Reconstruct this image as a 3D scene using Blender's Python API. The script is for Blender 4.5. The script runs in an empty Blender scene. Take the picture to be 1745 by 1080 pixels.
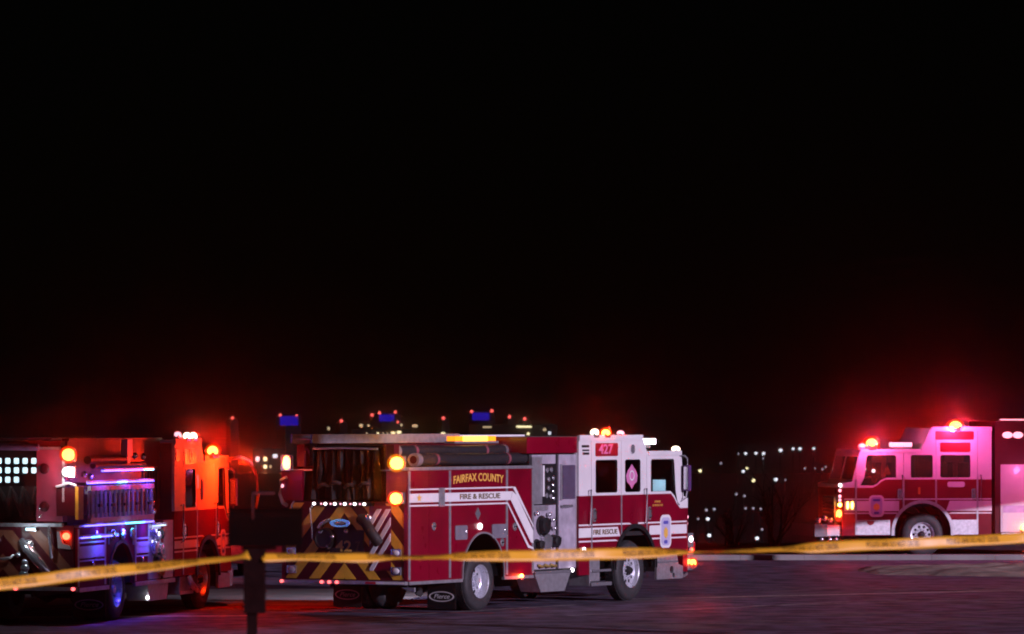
import bpy, bmesh, math, random
from mathutils import Vector, Matrix
from mathutils.geometry import tessellate_polygon
random.seed(7)
sc = bpy.context.scene
R = math.radians
# ------------------------------------------------------------------ camera
CAM_H = 3.44
cam_d = bpy.data.cameras.new("camera")
cam = bpy.data.objects.new("camera", cam_d)
sc.collection.objects.link(cam)
cam.location = (0, 0, CAM_H)
cam.rotation_euler = (R(90), 0, 0)
cam_d.sensor_width = 36
cam_d.lens = 36 * 8000 / 1745
cam_d.shift_y = 180 / 1745
cam_d.clip_start = 0.5
cam_d.clip_end = 30000
cam_d.dof.use_dof = True
cam_d.dof.focus_distance = 88
cam_d.dof.aperture_fstop = 4.5
sc.camera = cam
# ------------------------------------------------------------------ night sky
SUN_AZ, SUN_EL = 40, 11          # light comes from the right, behind the camera
w = bpy.data.worlds.new("World")
sc.world = w
w.use_nodes = True
nt = w.node_tree
bg = nt.nodes["Background"]
sky = nt.nodes.new("ShaderNodeTexSky")
sky.sky_type = 'NISHITA'
sky.sun_disc = False
sky.sun_elevation = R(SUN_EL)
sky.sun_rotation = R(90 + SUN_AZ)
nt.links.new(sky.outputs[0], bg.inputs[0])
bg.inputs[1].default_value = 0.00012
sun_d = bpy.data.lights.new("sun", 'SUN')
sun = bpy.data.objects.new("sun", sun_d)
sc.collection.objects.link(sun)
sd = Vector((math.cos(R(SUN_AZ)) * math.cos(R(SUN_EL)), -math.sin(R(SUN_AZ)) * math.cos(R(SUN_EL)), math.sin(R(SUN_EL))))
sun.rotation_euler = sd.to_track_quat('Z', 'Y').to_euler()
sun_d.energy = 3.3
sun_d.color = (0.88, 0.72, 1.0)
sun_d.angle = R(0.5)
sc.view_settings.view_transform = 'Standard'
sc.view_settings.look = 'None'
sc.view_settings.exposure = 0
sc.view_settings.gamma = 1
sc.view_settings.use_curve_mapping = False
sc.render.engine = 'CYCLES'
sc.cycles.use_denoising = True
sc.cycles.filter_width = 1.9
sc.cycles.max_bounces = 6
sc.cycles.volume_bounces = 0
sc.cycles.caustics_reflective = False
sc.cycles.caustics_refractive = False
sc.cycles.sample_clamp_indirect = 4
COL = sc.collection

# ------------------------------------------------------------------ materials
MATS = {}
def mat(name, col, rough=0.5, metal=0.0, coat=0.0, var=0.12, scale=6.0, bump=0.0, bscale=40.0, spec=0.5, emit=None, es=0.0, rvar=0.12):
    m = bpy.data.materials.new(name)
    m.use_nodes = True
    n = m.node_tree.nodes; l = m.node_tree.links
    b = n["Principled BSDF"]
    b.inputs["Metallic"].default_value = metal
    b.inputs["Coat Weight"].default_value = coat
    b.inputs["Coat Roughness"].default_value = 0.08
    b.inputs["Specular IOR Level"].default_value = spec
    tc = n.new("ShaderNodeTexCoord")
    nz = n.new("ShaderNodeTexNoise"); nz.inputs["Scale"].default_value = scale; nz.inputs["Detail"].default_value = 6
    l.new(tc.outputs["Object"], nz.inputs["Vector"])
    mr = n.new("ShaderNodeMapRange")
    mr.inputs[1].default_value = 0.3; mr.inputs[2].default_value = 0.7
    mr.inputs[3].default_value = 1 - var; mr.inputs[4].default_value = 1 + var
    l.new(nz.outputs[0], mr.inputs[0])
    mx = n.new("ShaderNodeMix"); mx.data_type = 'RGBA'; mx.blend_type = 'MULTIPLY'
    mx.inputs[0].default_value = 1.0
    mx.inputs[6].default_value = (*col, 1)
    l.new(mr.outputs[0], mx.inputs[7])
    l.new(mx.outputs[2], b.inputs["Base Color"])
    rr = n.new("ShaderNodeMapRange")
    rr.inputs[3].default_value = max(0.02, rough - rvar); rr.inputs[4].default_value = min(1, rough + rvar)
    nz2 = n.new("ShaderNodeTexNoise"); nz2.inputs["Scale"].default_value = scale * 2.3
    l.new(tc.outputs["Object"], nz2.inputs["Vector"])
    l.new(nz2.outputs[0], rr.inputs[0]); l.new(rr.outputs[0], b.inputs["Roughness"])
    if bump:
        bn = n.new("ShaderNodeTexNoise"); bn.inputs["Scale"].default_value = bscale; bn.inputs["Detail"].default_value = 4
        l.new(tc.outputs["Object"], bn.inputs["Vector"])
        bp = n.new("ShaderNodeBump"); bp.inputs["Strength"].default_value = bump; bp.inputs["Distance"].default_value = 0.02
        l.new(bn.outputs[0], bp.inputs["Height"]); l.new(bp.outputs[0], b.inputs["Normal"])
    if emit:
        b.inputs["Emission Color"].default_value = (*emit, 1)
        b.inputs["Emission Strength"].default_value = es
    MATS[name] = m
    return m

RED = mat('red_paint', (0.19, 0.0006, 0.015), 0.32, coat=0.2, var=0.22, scale=1.1, bump=0.06, bscale=1.6, spec=0.4)
RED2 = mat('matte_red_paint', (0.17, 0.001, 0.022), 0.6, var=0.2, scale=1.1, spec=0.08)  # low-gloss copy of the red, cuts grazing reflections on the left engine
WHITE2 = mat('matte_white_paint', (0.74, 0.73, 0.74), 0.6, var=0.07, scale=1.5, spec=0.08)  # low-gloss copy of the white for the same cab
DRED = mat('deep_red_paint', (0.085, 0.003, 0.010), 0.50, coat=0.0, spec=0.25, var=0.15, scale=1.5)
WHITE = mat('white_paint', (0.78, 0.77, 0.78), 0.34, coat=0.3, var=0.07, scale=1.5, bump=0.05, bscale=1.6)
ALU = mat('brushed_aluminium', (0.55, 0.54, 0.58), 0.42, metal=0.75, var=0.15, scale=9)
PLATE = mat('tread_plate', (0.50, 0.49, 0.53), 0.38, metal=0.7, var=0.18, scale=14, bump=0.5, bscale=60)
PANEL = mat('pump_panel_steel', (0.52, 0.47, 0.56), 0.40, metal=0.25, var=0.22, scale=5)
CHROME = mat('chrome', (0.85, 0.85, 0.90), 0.20, metal=0.85, var=0.04, rvar=0.05)
RIM = mat('polished_rim', (0.78, 0.80, 0.88), 0.30, metal=0.55, var=0.08)
BLACK = mat('black_plastic', (0.012, 0.012, 0.013), 0.45)
VINYL = mat('black_vinyl_cover', (0.0045, 0.003, 0.0035), 0.55, bump=0.6, bscale=5, spec=0.15)
RUBBER = mat('tyre_rubber', (0.030, 0.029, 0.032), 0.65, var=0.25, scale=12, bump=0.2)
UNDER = mat('chassis_black', (0.014, 0.012, 0.013), 0.7, var=0.3)
GLASS = None
def glass_mat():
    m = bpy.data.materials.new('tinted_glass'); m.use_nodes = True
    n = m.node_tree.nodes; l = m.node_tree.links
    out = n["Material Output"]; n.remove(n["Principled BSDF"])
    t = n.new("ShaderNodeBsdfTransparent"); t.inputs[0].default_value = (0.55, 0.55, 0.60, 1)
    g = n.new("ShaderNodeBsdfGlossy"); g.inputs["Roughness"].default_value = 0.04; g.inputs[0].default_value = (1, 1, 1, 1)
    mx = n.new("ShaderNodeMixShader")
    mx.inputs[0].default_value = 0.07; l.new(t.outputs[0], mx.inputs[1]); l.new(g.outputs[0], mx.inputs[2])
    l.new(mx.outputs[0], out.inputs[0])
    return m
GLASS = glass_mat()
REFL = mat('white_reflective_stripe', (0.80, 0.79, 0.80), 0.45, var=0.05)
GOLD = mat('gold_lettering', (0.88, 0.52, 0.10), 0.35, var=0.1)
DARKTXT = mat('dark_lettering', (0.14, 0.09, 0.03), 0.5)
YEL = mat('amber_chevron', (0.85, 0.45, 0.04), 0.45, var=0.18, scale=5)
BLUEINK = mat('badge_blue', (0.10, 0.09, 0.42), 0.5)
SIGNRED = mat('unit_sign_red', (0.30, 0.004, 0.015), 0.4)
SEAT = mat('seat_fabric', (0.05, 0.045, 0.05), 0.8)
HOSE = mat('hose_jacket', (0.028, 0.022, 0.022), 0.85, var=0.35, scale=20, bump=0.4)
SUCT = mat('suction_hose_rubber', (0.022, 0.020, 0.024), 0.50, var=0.2)
TAPE = mat('tape_yellow', (1.0, 0.48, 0.03), 0.42, var=0.06, scale=3)
TAPETXT = mat('tape_ink', (0.11, 0.035, 0.005), 0.5)
MAILBOX = mat('mailbox_black', (0.004, 0.003, 0.003), 0.95, spec=0.02)
POST = mat('post_wood_dark', (0.016, 0.005, 0.005), 0.9, var=0.3, scale=10, bump=0.4, bscale=25, spec=0.05)
CONC = mat('concrete', (0.30, 0.28, 0.28), 0.85, var=0.2, scale=1.2, bump=0.3, bscale=8)
SAND = mat('sandy_ground', (0.38, 0.29, 0.24), 0.95, var=0.35, scale=1.6, bump=0.8, bscale=5)
GRASSM = mat('verge_soil', (0.05, 0.05, 0.03), 0.95, var=0.4, scale=2, bump=0.8, bscale=6)
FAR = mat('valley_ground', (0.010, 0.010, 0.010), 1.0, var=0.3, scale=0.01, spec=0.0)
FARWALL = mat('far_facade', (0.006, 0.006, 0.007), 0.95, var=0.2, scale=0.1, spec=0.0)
POLE = mat('pole_steel_dark', (0.006, 0.006, 0.006), 0.9, spec=0.02)
BARK = mat('bark_dark', (0.05, 0.035, 0.03), 0.9, var=0.3)
def line_mat():
    m = mat('worn_line_paint', (0.42, 0.41, 0.40), 0.75, var=0.5, scale=4)
    return m
LINE = line_mat()
def asphalt():
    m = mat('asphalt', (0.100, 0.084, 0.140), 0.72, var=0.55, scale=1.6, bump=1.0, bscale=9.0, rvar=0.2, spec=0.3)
    n = m.node_tree.nodes; l = m.node_tree.links
    b = n["Principled BSDF"]
    mr0 = [q for q in n if q.type == 'MAP_RANGE'][0]
    mr0.inputs[1].default_value = .40; mr0.inputs[2].default_value = .60
    tc = n.new("ShaderNodeTexCoord")
    mp = n.new("ShaderNodeMapping"); mp.inputs["Scale"].default_value = (0.12, 0.6, 1)
    l.new(tc.outputs["Object"], mp.inputs[0])
    v = n.new("ShaderNodeTexVoronoi"); v.feature = 'DISTANCE_TO_EDGE'; v.inputs["Scale"].default_value = 0.9
    nz = n.new("ShaderNodeTexNoise"); nz.inputs["Scale"].default_value = 1.6; nz.inputs["Detail"].default_value = 5
    l.new(mp.outputs[0], nz.inputs[0])
    ad = n.new("ShaderNodeMix"); ad.data_type = 'VECTOR'; ad.inputs[0].default_value = 0.25
    l.new(mp.outputs[0], ad.inputs[4]); l.new(nz.outputs["Color"], ad.inputs[5])
    l.new(ad.outputs[1], v.inputs["Vector"])
    rp = n.new("ShaderNodeMapRange"); rp.inputs[1].default_value = 0.0; rp.inputs[2].default_value = 0.030
    rp.inputs[3].default_value = 1.0; rp.inputs[4].default_value = 0.0
    l.new(v.outputs["Distance"], rp.inputs[0])
    gate = n.new("ShaderNodeTexNoise"); gate.inputs["Scale"].default_value = 0.10
    l.new(tc.outputs["Object"], gate.inputs[0])
    gr = n.new("ShaderNodeMapRange"); gr.inputs[1].default_value = 0.45; gr.inputs[2].default_value = 0.6
    l.new(gate.outputs[0], gr.inputs[0])
    mu = n.new("ShaderNodeMath"); mu.operation = 'MULTIPLY'
    l.new(rp.outputs[0], mu.inputs[0]); l.new(gr.outputs[0], mu.inputs[1])
    mu2 = n.new("ShaderNodeMath"); mu2.operation = 'MULTIPLY'; mu2.inputs[1].default_value = 0.7
    l.new(mu.outputs[0], mu2.inputs[0])
    src = b.inputs["Base Color"].links[0].from_socket
    mx = n.new("ShaderNodeMix"); mx.data_type = 'RGBA'
    l.new(mu2.outputs[0], mx.inputs[0]); l.new(src, mx.inputs[6]); mx.inputs[7].default_value = (0.22, 0.20, 0.19, 1)
    l.new(mx.outputs[2], b.inputs["Base Color"])
    return m
ASPH = asphalt()
def emit(name, col, s, base=None):
    return mat(name, base or col, 0.3, emit=col, es=s, var=0.02)
E_AMBER = emit('lens_amber_lit', (1.0, 0.44, 0.06), 20)
E_BAR = emit('bar_amber_lit', (1.0, 0.26, 0.01), 1.8)
E_BARC = emit('bar_amber_core', (1.0, 0.50, 0.05), 4.5)
E_ORANGE = emit('lens_orange_lit', (1.0, 0.27, 0.05), 18)
E_RED = emit('lens_red_lit', (1.0, 0.05, 0.02), 12)
E_REDS = emit('lens_red_marker', (1.0, 0.10, 0.10), 4)
E_WHITE = emit('lens_white_lit', (1.0, 0.93, 0.95), 5)
E_WARM = emit('lens_warm_lit', (1.0, 0.80, 0.55), 5)
E_BLUE = emit('strip_blue_lit', (0.11, 0.09, 1.0), 7)
E_CYAN = emit('strip_cyan_lit', (0.1, 0.70, 1.0), 7)
E_SCREEN = emit('screen_lit', (0.55, 0.85, 0.95), 1.8)
E_PINK = emit('marker_pink_lit', (1.0, 0.45, 0.55), 1.6)
E_GRID = emit('lit_diffuser', (0.65, 0.92, 1.0), 1.3)
E_FARW = emit('far_lamp_white', (0.88, 0.95, 1.0), 1.2)
E_FARDIM = emit('far_lamp_dim', (0.75, 0.8, 0.8), 0.08)
E_FARY = emit('far_window_warm', (1.0, 0.88, 0.45), 2.0)
E_FARYD = emit('far_window_warm_dim', (1.0, 0.80, 0.40), 0.5)
E_FARR = emit('far_beacon_red', (1.0, 0.12, 0.10), 3.2)
E_FARB = emit('far_sign_blue', (0.02, 0.015, 0.75), 0.10)
PINKPL = mat('pink_decal', (0.62, 0.20, 0.42), 0.5)
STRAP = mat('strap_webbing', (0.25, 0.06, 0.08), 0.8)
VIOLET = mat('violet_plastic', (.10, .045, .16), .35)
BRASS = mat('brass_fitting', (0.55, 0.38, 0.12), 0.35, metal=0.7)
ORANGE_PL = mat('orange_plastic', (0.65, 0.25, 0.04), 0.5)
GREYDOOR = mat('satin_grey_door', (0.24, 0.22, 0.27), 0.5, metal=0.3, var=0.15)

# ------------------------------------------------------------------ mesh helpers
def fin(bm, name, m, parent=None, smooth=False, bevel=0):
    if bevel:
        bmesh.ops.bevel(bm, geom=[e for e in bm.edges if e.calc_face_angle(0) > 0.6], offset=bevel, segments=2, affect='EDGES', profile=0.7)
    bmesh.ops.recalc_face_normals(bm, faces=bm.faces[:])
    me = bpy.data.meshes.new(name)
    bm.to_mesh(me); bm.free()
    me.materials.append(m)
    if smooth:
        for p in me.polygons: p.use_smooth = True
        try: me.set_sharp_from_angle(angle=R(40))
        except Exception: pass
    o = bpy.data.objects.new(name, me)
    COL.objects.link(o)
    if parent: o.parent = parent
    return o
def bx(bm, x0, x1, y0, y1, z0, z1):
    v = [bm.verts.new((x, y, z)) for x in (x0, x1) for y in (y0, y1) for z in (z0, z1)]
    for f in ((0, 1, 3, 2), (4, 6, 7, 5), (0, 4, 5, 1), (2, 3, 7, 6), (0, 2, 6, 4), (1, 5, 7, 3)):
        bm.faces.new([v[i] for i in f])
def box(name, m, parent, x0, x1, y0, y1, z0, z1, bevel=0):
    bm = bmesh.new(); bx(bm, min(x0, x1), max(x0, x1), min(y0, y1), max(y0, y1), min(z0, z1), max(z0, z1))
    return fin(bm, name, m, parent, bevel=bevel)
def frame(d):
    d = Vector(d).normalized()
    a = d.cross(Vector((0, 0, 1)))
    if a.length < 1e-4: a = Vector((1, 0, 0))
    a.normalize(); return a, d.cross(a)
def tub(bm, pts, r, n=10, caps=True):
    pts = [Vector(p) for p in pts]
    rs = r if isinstance(r, (list, tuple)) else [r] * len(pts)
    rings = []
    for i, p in enumerate(pts):
        d = (pts[min(i + 1, len(pts) - 1)] - pts[max(i - 1, 0)])
        a, b = frame(d)
        rings.append([bm.verts.new(p + (a * math.cos(2 * math.pi * k / n) + b * math.sin(2 * math.pi * k / n)) * rs[i]) for k in range(n)])
    for i in range(len(rings) - 1):
        for k in range(n):
            bm.faces.new((rings[i][k], rings[i][(k + 1) % n], rings[i + 1][(k + 1) % n], rings[i + 1][k]))
    if caps:
        bm.faces.new(rings[0]); bm.faces.new(rings[-1][::-1])
def tube(name, m, parent, pts, r, n=10):
    bm = bmesh.new(); tub(bm, pts, r, n)
    return fin(bm, name, m, parent, smooth=True)
def lathe(bm, prof, c, axis='y', n=32, sgn=1, caps=True):
    rings = []
    for r, a in prof:
        ring = []
        for k in range(n):
            t = 2 * math.pi * k / n
            u, v = r * math.cos(t), r * math.sin(t)
            if axis == 'y': p = (c[0] + u, c[1] + a * sgn, c[2] + v)
            elif axis == 'x': p = (c[0] + a * sgn, c[1] + u, c[2] + v)
            else: p = (c[0] + u, c[1] + v, c[2] + a * sgn)
            ring.append(bm.verts.new(p))
        rings.append(ring)
    for i in range(len(rings) - 1):
        for k in range(n):
            bm.faces.new((rings[i][k], rings[i][(k + 1) % n], rings[i + 1][(k + 1) % n], rings[i + 1][k]))
    if caps and prof[0] != prof[-1]:
        if prof[0][0] > 0: bm.faces.new(rings[0])
        if prof[-1][0] > 0: bm.faces.new(rings[-1][::-1])
def plate(bm, outer, holes, d0, d1, plane='xz'):
    """closed slab: outer polygon with holes, in the plane's two axes, from depth d0 to d1"""
    mp = {'xz': lambda a, b, d: (a, d, b), 'yz': lambda a, b, d: (d, a, b), 'xy': lambda a, b, d: (a, b, d)}[plane]
    loops = [list(outer)] + [list(h) for h in holes]
    tri = tessellate_polygon([[Vector((a, b, 0)) for a, b in lp] for lp in loops])
    flat = [p for lp in loops for p in lp]
    v0 = [bm.verts.new(mp(a, b, d0)) for a, b in flat]
    v1 = [bm.verts.new(mp(a, b, d1)) for a, b in flat]
    for t in tri:
        try:
            bm.faces.new([v0[i] for i in t]); bm.faces.new([v1[i] for i in t][::-1])
        except ValueError: pass
    k = 0
    for lp in loops:
        n = len(lp)
        for i in range(n):
            j = (i + 1) % n
            bm.faces.new((v0[k + i], v0[k + j], v1[k + j], v1[k + i]))
        k += n
def slab(name, m, parent, outer, d0, d1, plane='xz', holes=(), bevel=0):
    bm = bmesh.new(); plate(bm, outer, holes, d0, d1, plane)
    return fin(bm, name, m, parent)
def rrect(a0, a1, b0, b1, r=0.05, n=4):
    out = []
    for cx, cy, s in ((a1 - r, b1 - r, 0), (a0 + r, b1 - r, 90), (a0 + r, b0 + r, 180), (a1 - r, b0 + r, 270)):
        for k in range(n + 1):
            t = R(s + 90 * k / n); out.append((cx + r * math.cos(t), cy + r * math.sin(t)))
    return out
def circle(a, b, r, n=20, ry=None):
    return [(a + r * math.cos(2 * math.pi * k / n), b + (ry or r) * math.sin(2 * math.pi * k / n)) for k in range(n)]
def clip(poly, ax, val, keep_greater):
    out = []
    n = len(poly)
    for i in range(n):
        p, q = poly[i], poly[(i + 1) % n]
        ip = (p[ax] >= val) == keep_greater or p[ax] == val
        iq = (q[ax] >= val) == keep_greater or q[ax] == val
        if ip: out.append(p)
        if ip != iq:
            t = (val - p[ax]) / (q[ax] - p[ax])
            out.append((p[0] + t * (q[0] - p[0]), p[1] + t * (q[1] - p[1])))
    return out
def clipbox(poly, a0, a1, b0, b1):
    for ax, v, g in ((0, a0, True), (0, a1, False), (1, b0, True), (1, b1, False)):
        if len(poly) >= 3: poly = clip(poly, ax, v, g)
    out = []
    for p in poly:
        if not out or (abs(p[0] - out[-1][0]) + abs(p[1] - out[-1][1])) > 1e-5: out.append(p)
    return out
def empty(name, loc, rz, label, cat, group=None):
    o = bpy.data.objects.new(name, None); COL.objects.link(o)
    o.location = loc; o.rotation_euler = (0, 0, R(rz)); o.empty_display_size = 0.3
    tag(o, label, cat, group); return o
def tag(o, label, cat, group=None):
    o['label'] = label; o['category'] = cat
    if group: o['group'] = group
    return o
def struct(o): o['kind'] = 'structure'; return o
def text_mesh(s, size, ext=0.004, shear=0, bold=0.0):
    cu = bpy.data.curves.new('t', 'FONT'); cu.body = s; cu.size = size; cu.extrude = ext; cu.align_x = 'CENTER'; cu.align_y = 'CENTER'
    cu.shear = shear; cu.offset = bold; cu.resolution_u = 3
    ob = bpy.data.objects.new('t', cu); COL.objects.link(ob)
    dg = bpy.context.evaluated_depsgraph_get()
    me = bpy.data.meshes.new_from_object(ob.evaluated_get(dg))
    bpy.data.objects.remove(ob); bpy.data.curves.remove(cu)
    return me
def text(s, size, org, xd, yd, m, parent, width=None, ext=0.004, shear=0, bold=0.0, arc=0.0, name='lettering'):
    me = text_mesh(s, size, ext, shear, bold)
    xs = [v.co.x for v in me.vertices]
    k = 1.0 if not width else width / (max(xs) - min(xs))
    xd, yd = Vector(xd), Vector(yd); zd = xd.cross(yd)
    for v in me.vertices:
        x = v.co.x * k
        v.co = Vector(org) + xd * x + yd * (v.co.y + (arc * x * x if arc else 0)) + zd * v.co.z
    me.name = name; me.materials.clear(); me.materials.append(m)
    o = bpy.data.objects.new(name, me); COL.objects.link(o)
    if parent: o.parent = parent
    return o
def lamp_light(parent, loc, col, power, kind='POINT', radius=0.08, aim=None, spot=120, blend=0.6):
    d = bpy.data.lights.new('lamp', kind); d.color = col; d.energy = power
    d.shadow_soft_size = radius
    if kind == 'SPOT': d.spot_size = R(spot); d.spot_blend = blend
    o = bpy.data.objects.new('lamp_light', d); COL.objects.link(o)
    o.parent = parent; o.location = loc
    if aim: o.rotation_euler = Vector(aim).to_track_quat('-Z', 'Y').to_euler()
    return o
GLOW = 0.115
def glow(part, loc, col, power=2600, spot=50):
    """the outward beam of a warning light, level across the lot on the street side"""
    r = part
    while r.parent: r = r.parent
    a = Matrix.Rotation(-r.rotation_euler.z, 3, 'Z') @ Vector((0, -1, .22))
    return lamp_light(part, loc, col, power * GLOW, 'SPOT', .05, aim=a, spot=spot, blend=.5)
def dome(name, m, parent, c, rx, ry, rz):
    bm = bmesh.new()
    bmesh.ops.create_uvsphere(bm, u_segments=14, v_segments=8, radius=1)
    for v in bm.verts: v.co = Vector((c[0] + v.co.x * rx, c[1] + v.co.y * ry, c[2] + v.co.z * rz))
    return fin(bm, name, m, parent, smooth=True)
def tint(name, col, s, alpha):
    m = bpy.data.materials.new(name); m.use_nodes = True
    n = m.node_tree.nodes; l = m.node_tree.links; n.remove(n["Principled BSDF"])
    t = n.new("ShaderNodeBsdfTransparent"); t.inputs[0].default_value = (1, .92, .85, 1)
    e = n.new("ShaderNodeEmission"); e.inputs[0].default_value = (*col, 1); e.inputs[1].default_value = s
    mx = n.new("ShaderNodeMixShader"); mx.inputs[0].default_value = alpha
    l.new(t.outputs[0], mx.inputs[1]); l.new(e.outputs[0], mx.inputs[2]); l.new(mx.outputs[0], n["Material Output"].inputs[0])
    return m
HALO_R = tint('halo_red', (1.0, .04, .0), 1.1, .30)  # see-through emissive tints, lamp halo put into their colour
HALO_A = tint('halo_amber', (1.0, .24, .0), 1.1, .30)
def halo_domes(part, c, rx, ry, rz, m=None, k=(1.2, 1.5)):  # nested glowing domes that grade the halo around a beacon core
    for f in k: dome('halo_dome', m or HALO_R, part, c, rx * f, ry * f, rz * f)
def warning_light(root, c, sx, sy, sz, lens, name='warning_light', base=CHROME):
    """housing with a domed lens; the housing is a little smaller and sits behind the lens"""
    h = box(name, base, root, c[0] - sx * .8, c[0] + sx * .8, c[1] - sy * .8, c[1] + sy * .8, c[2] - sz * 1.25, c[2] - sz * .2, bevel=0.008)
    dome('lens', lens, h, c, sx, sy, sz)
    return h

# ------------------------------------------------------------------ wheels
def wheel(root, x, side, z, r, W, rim_m=RIM, dual=False):
    yo = side * (W / 2 - 0.10)      # outer face of the tyre
    wd = 0.30
    bm = bmesh.new()
    s = -side
    rr = r * 0.55
    # rim dish
    lathe(bm, [(rr, 0.0), (rr * 1.04, -0.012), (rr * .97, 0.02), (rr * .93, 0.07 if not dual else 0.13), (rr * .80, 0.08 if not dual else 0.15), (rr * .78, 0.10 if not dual else 0.16)], (x, yo, z), 'y', 40, s, caps=False)
    o = fin(bm, 'wheel', rim_m, root, smooth=True)
    dd = 0.075 if not dual else 0.15
    bm = bmesh.new()
    holes = [circle(x + rr * .66 * math.cos(2 * math.pi * k / 10), z + rr * .66 * math.sin(2 * math.pi * k / 10), rr * .115, 10) for k in range(10)]
    plate(bm, circle(x, z, rr * .86, 40), holes, yo + s * dd, yo + s * (dd + .02))
    fin(bm, 'rim_disc', rim_m, o)
    bm = bmesh.new()
    lathe(bm, [(0.0, -0.02 if not dual else 0.02), (rr * .18, -0.015 if not dual else 0.025), (rr * .27, 0.03), (rr * .30, dd)], (x, yo, z), 'y', 20, s)
    fin(bm, 'hub', UNDER if not dual else rim_m, o, smooth=True)
    for k in range(10):
        t = 2 * math.pi * (k + .5) / 10
        bm = bmesh.new(); cx, cz = x + rr * .43 * math.cos(t), z + rr * .43 * math.sin(t)
        tub(bm, [(cx, yo + s * dd, cz), (cx, yo + s * (dd - .045), cz)], rr * .05, 6)
        fin(bm, 'lug_nut', rim_m, o)
    bm = bmesh.new()
    lathe(bm, [(rr * .98, 0.015), (rr * 1.06, -0.004), (r * .72, -0.02), (r * .88, -0.012), (r * .955, 0.012), (r * .985, 0.05), (r, 0.10), (r, wd - .10), (r * .985, wd - .05), (r * .88, wd), (rr, wd), (rr * .98, 0.015)], (x, yo, z), 'y', 44, s)
    fin(bm, 'tyre', RUBBER, o, smooth=True)
    bm = bmesh.new()
    for k in range(44):            # tread blocks
        t = 2 * math.pi * k / 44
        for j in range(3):
            y0 = yo + s * (.07 + j * .065)
            a0, a1 = t + .015 * (j % 2), t + .10 + .015 * (j % 2)
            vs = []
            for rad in (r * .99, r * 1.012):
                for a in (a0, a1):
                    for yy in (y0, y0 + s * .05):
                        vs.append(bm.verts.new((x + rad * math.cos(a), yy, z + rad * math.sin(a))))
            for f in ((0, 1, 3, 2), (4, 6, 7, 5), (0, 4, 5, 1), (2, 3, 7, 6), (0, 2, 6, 4), (1, 5, 7, 3)): bm.faces.new([vs[i] for i in f])
    tr = fin(bm, 'tread', RUBBER, o); tr['kind'] = 'stuff'
    if dual:
        bm = bmesh.new()
        lathe(bm, [(rr, 0.0), (r * .88, 0), (r * .985, .05), (r, .1), (r, .2), (r * .88, .28), (rr, .28), (rr, 0)], (x, yo + s * .34, z), 'y', 36, s)
        fin(bm, 'inner_tyre', RUBBER, o, smooth=True)
    return o
def arch_poly(x0, x1, z0, z1, ac, ar, az):
    """rectangle with a round wheel cut-out rising from its lower edge"""
    pts = [(x0, z0)]
    if ac - ar > x0: pts.append((ac - ar, z0))
    pts.append((ac - ar, max(az, z0 + .001)))
    for k in range(1, 20):
        t = math.pi - math.pi * k / 20
        pts.append((ac + ar * math.cos(t), az + ar * math.sin(t)))
    pts.append((ac + ar, max(az, z0 + .001)))
    if ac + ar < x1: pts.append((ac + ar, z0))
    return pts + [(x1, z0), (x1, z1), (x0, z1)]
def arch_trim(root, ac, ar, az, z0, y0, y1, m=ALU, w_=0.045, name='arch_trim'):
    outer = [(ac - ar - w_, z0)] + [(ac + (ar + w_) * math.cos(math.pi - math.pi * k / 24), az + (ar + w_) * math.sin(math.pi - math.pi * k / 24)) for k in range(25)] + [(ac + ar + w_, z0)]
    inner = [(ac + ar - .012, z0)] + [(ac + (ar - .012) * math.cos(math.pi * k / 24), az + (ar - .012) * math.sin(math.pi * k / 24)) for k in range(25)] + [(ac - ar + .012, z0)]
    return slab(name, m, root, outer + inner, y0, y1)
def arch_liner(root, ac, ar, az, y0, y1, z0):
    bm = bmesh.new()
    pts = [(ac - ar - .01, z0)] + [(ac + (ar + .01) * math.cos(math.pi - math.pi * k / 20), az + (ar + .01) * math.sin(math.pi - math.pi * k / 20)) for k in range(21)] + [(ac + ar + .01, z0)]
    pts += [(p[0] + (p[0] - ac) * .03, p[1] + .02) for p in pts[::-1]]
    plate(bm, pts, [], y0, y1)
    return fin(bm, 'wheel_well', UNDER, root)

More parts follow.
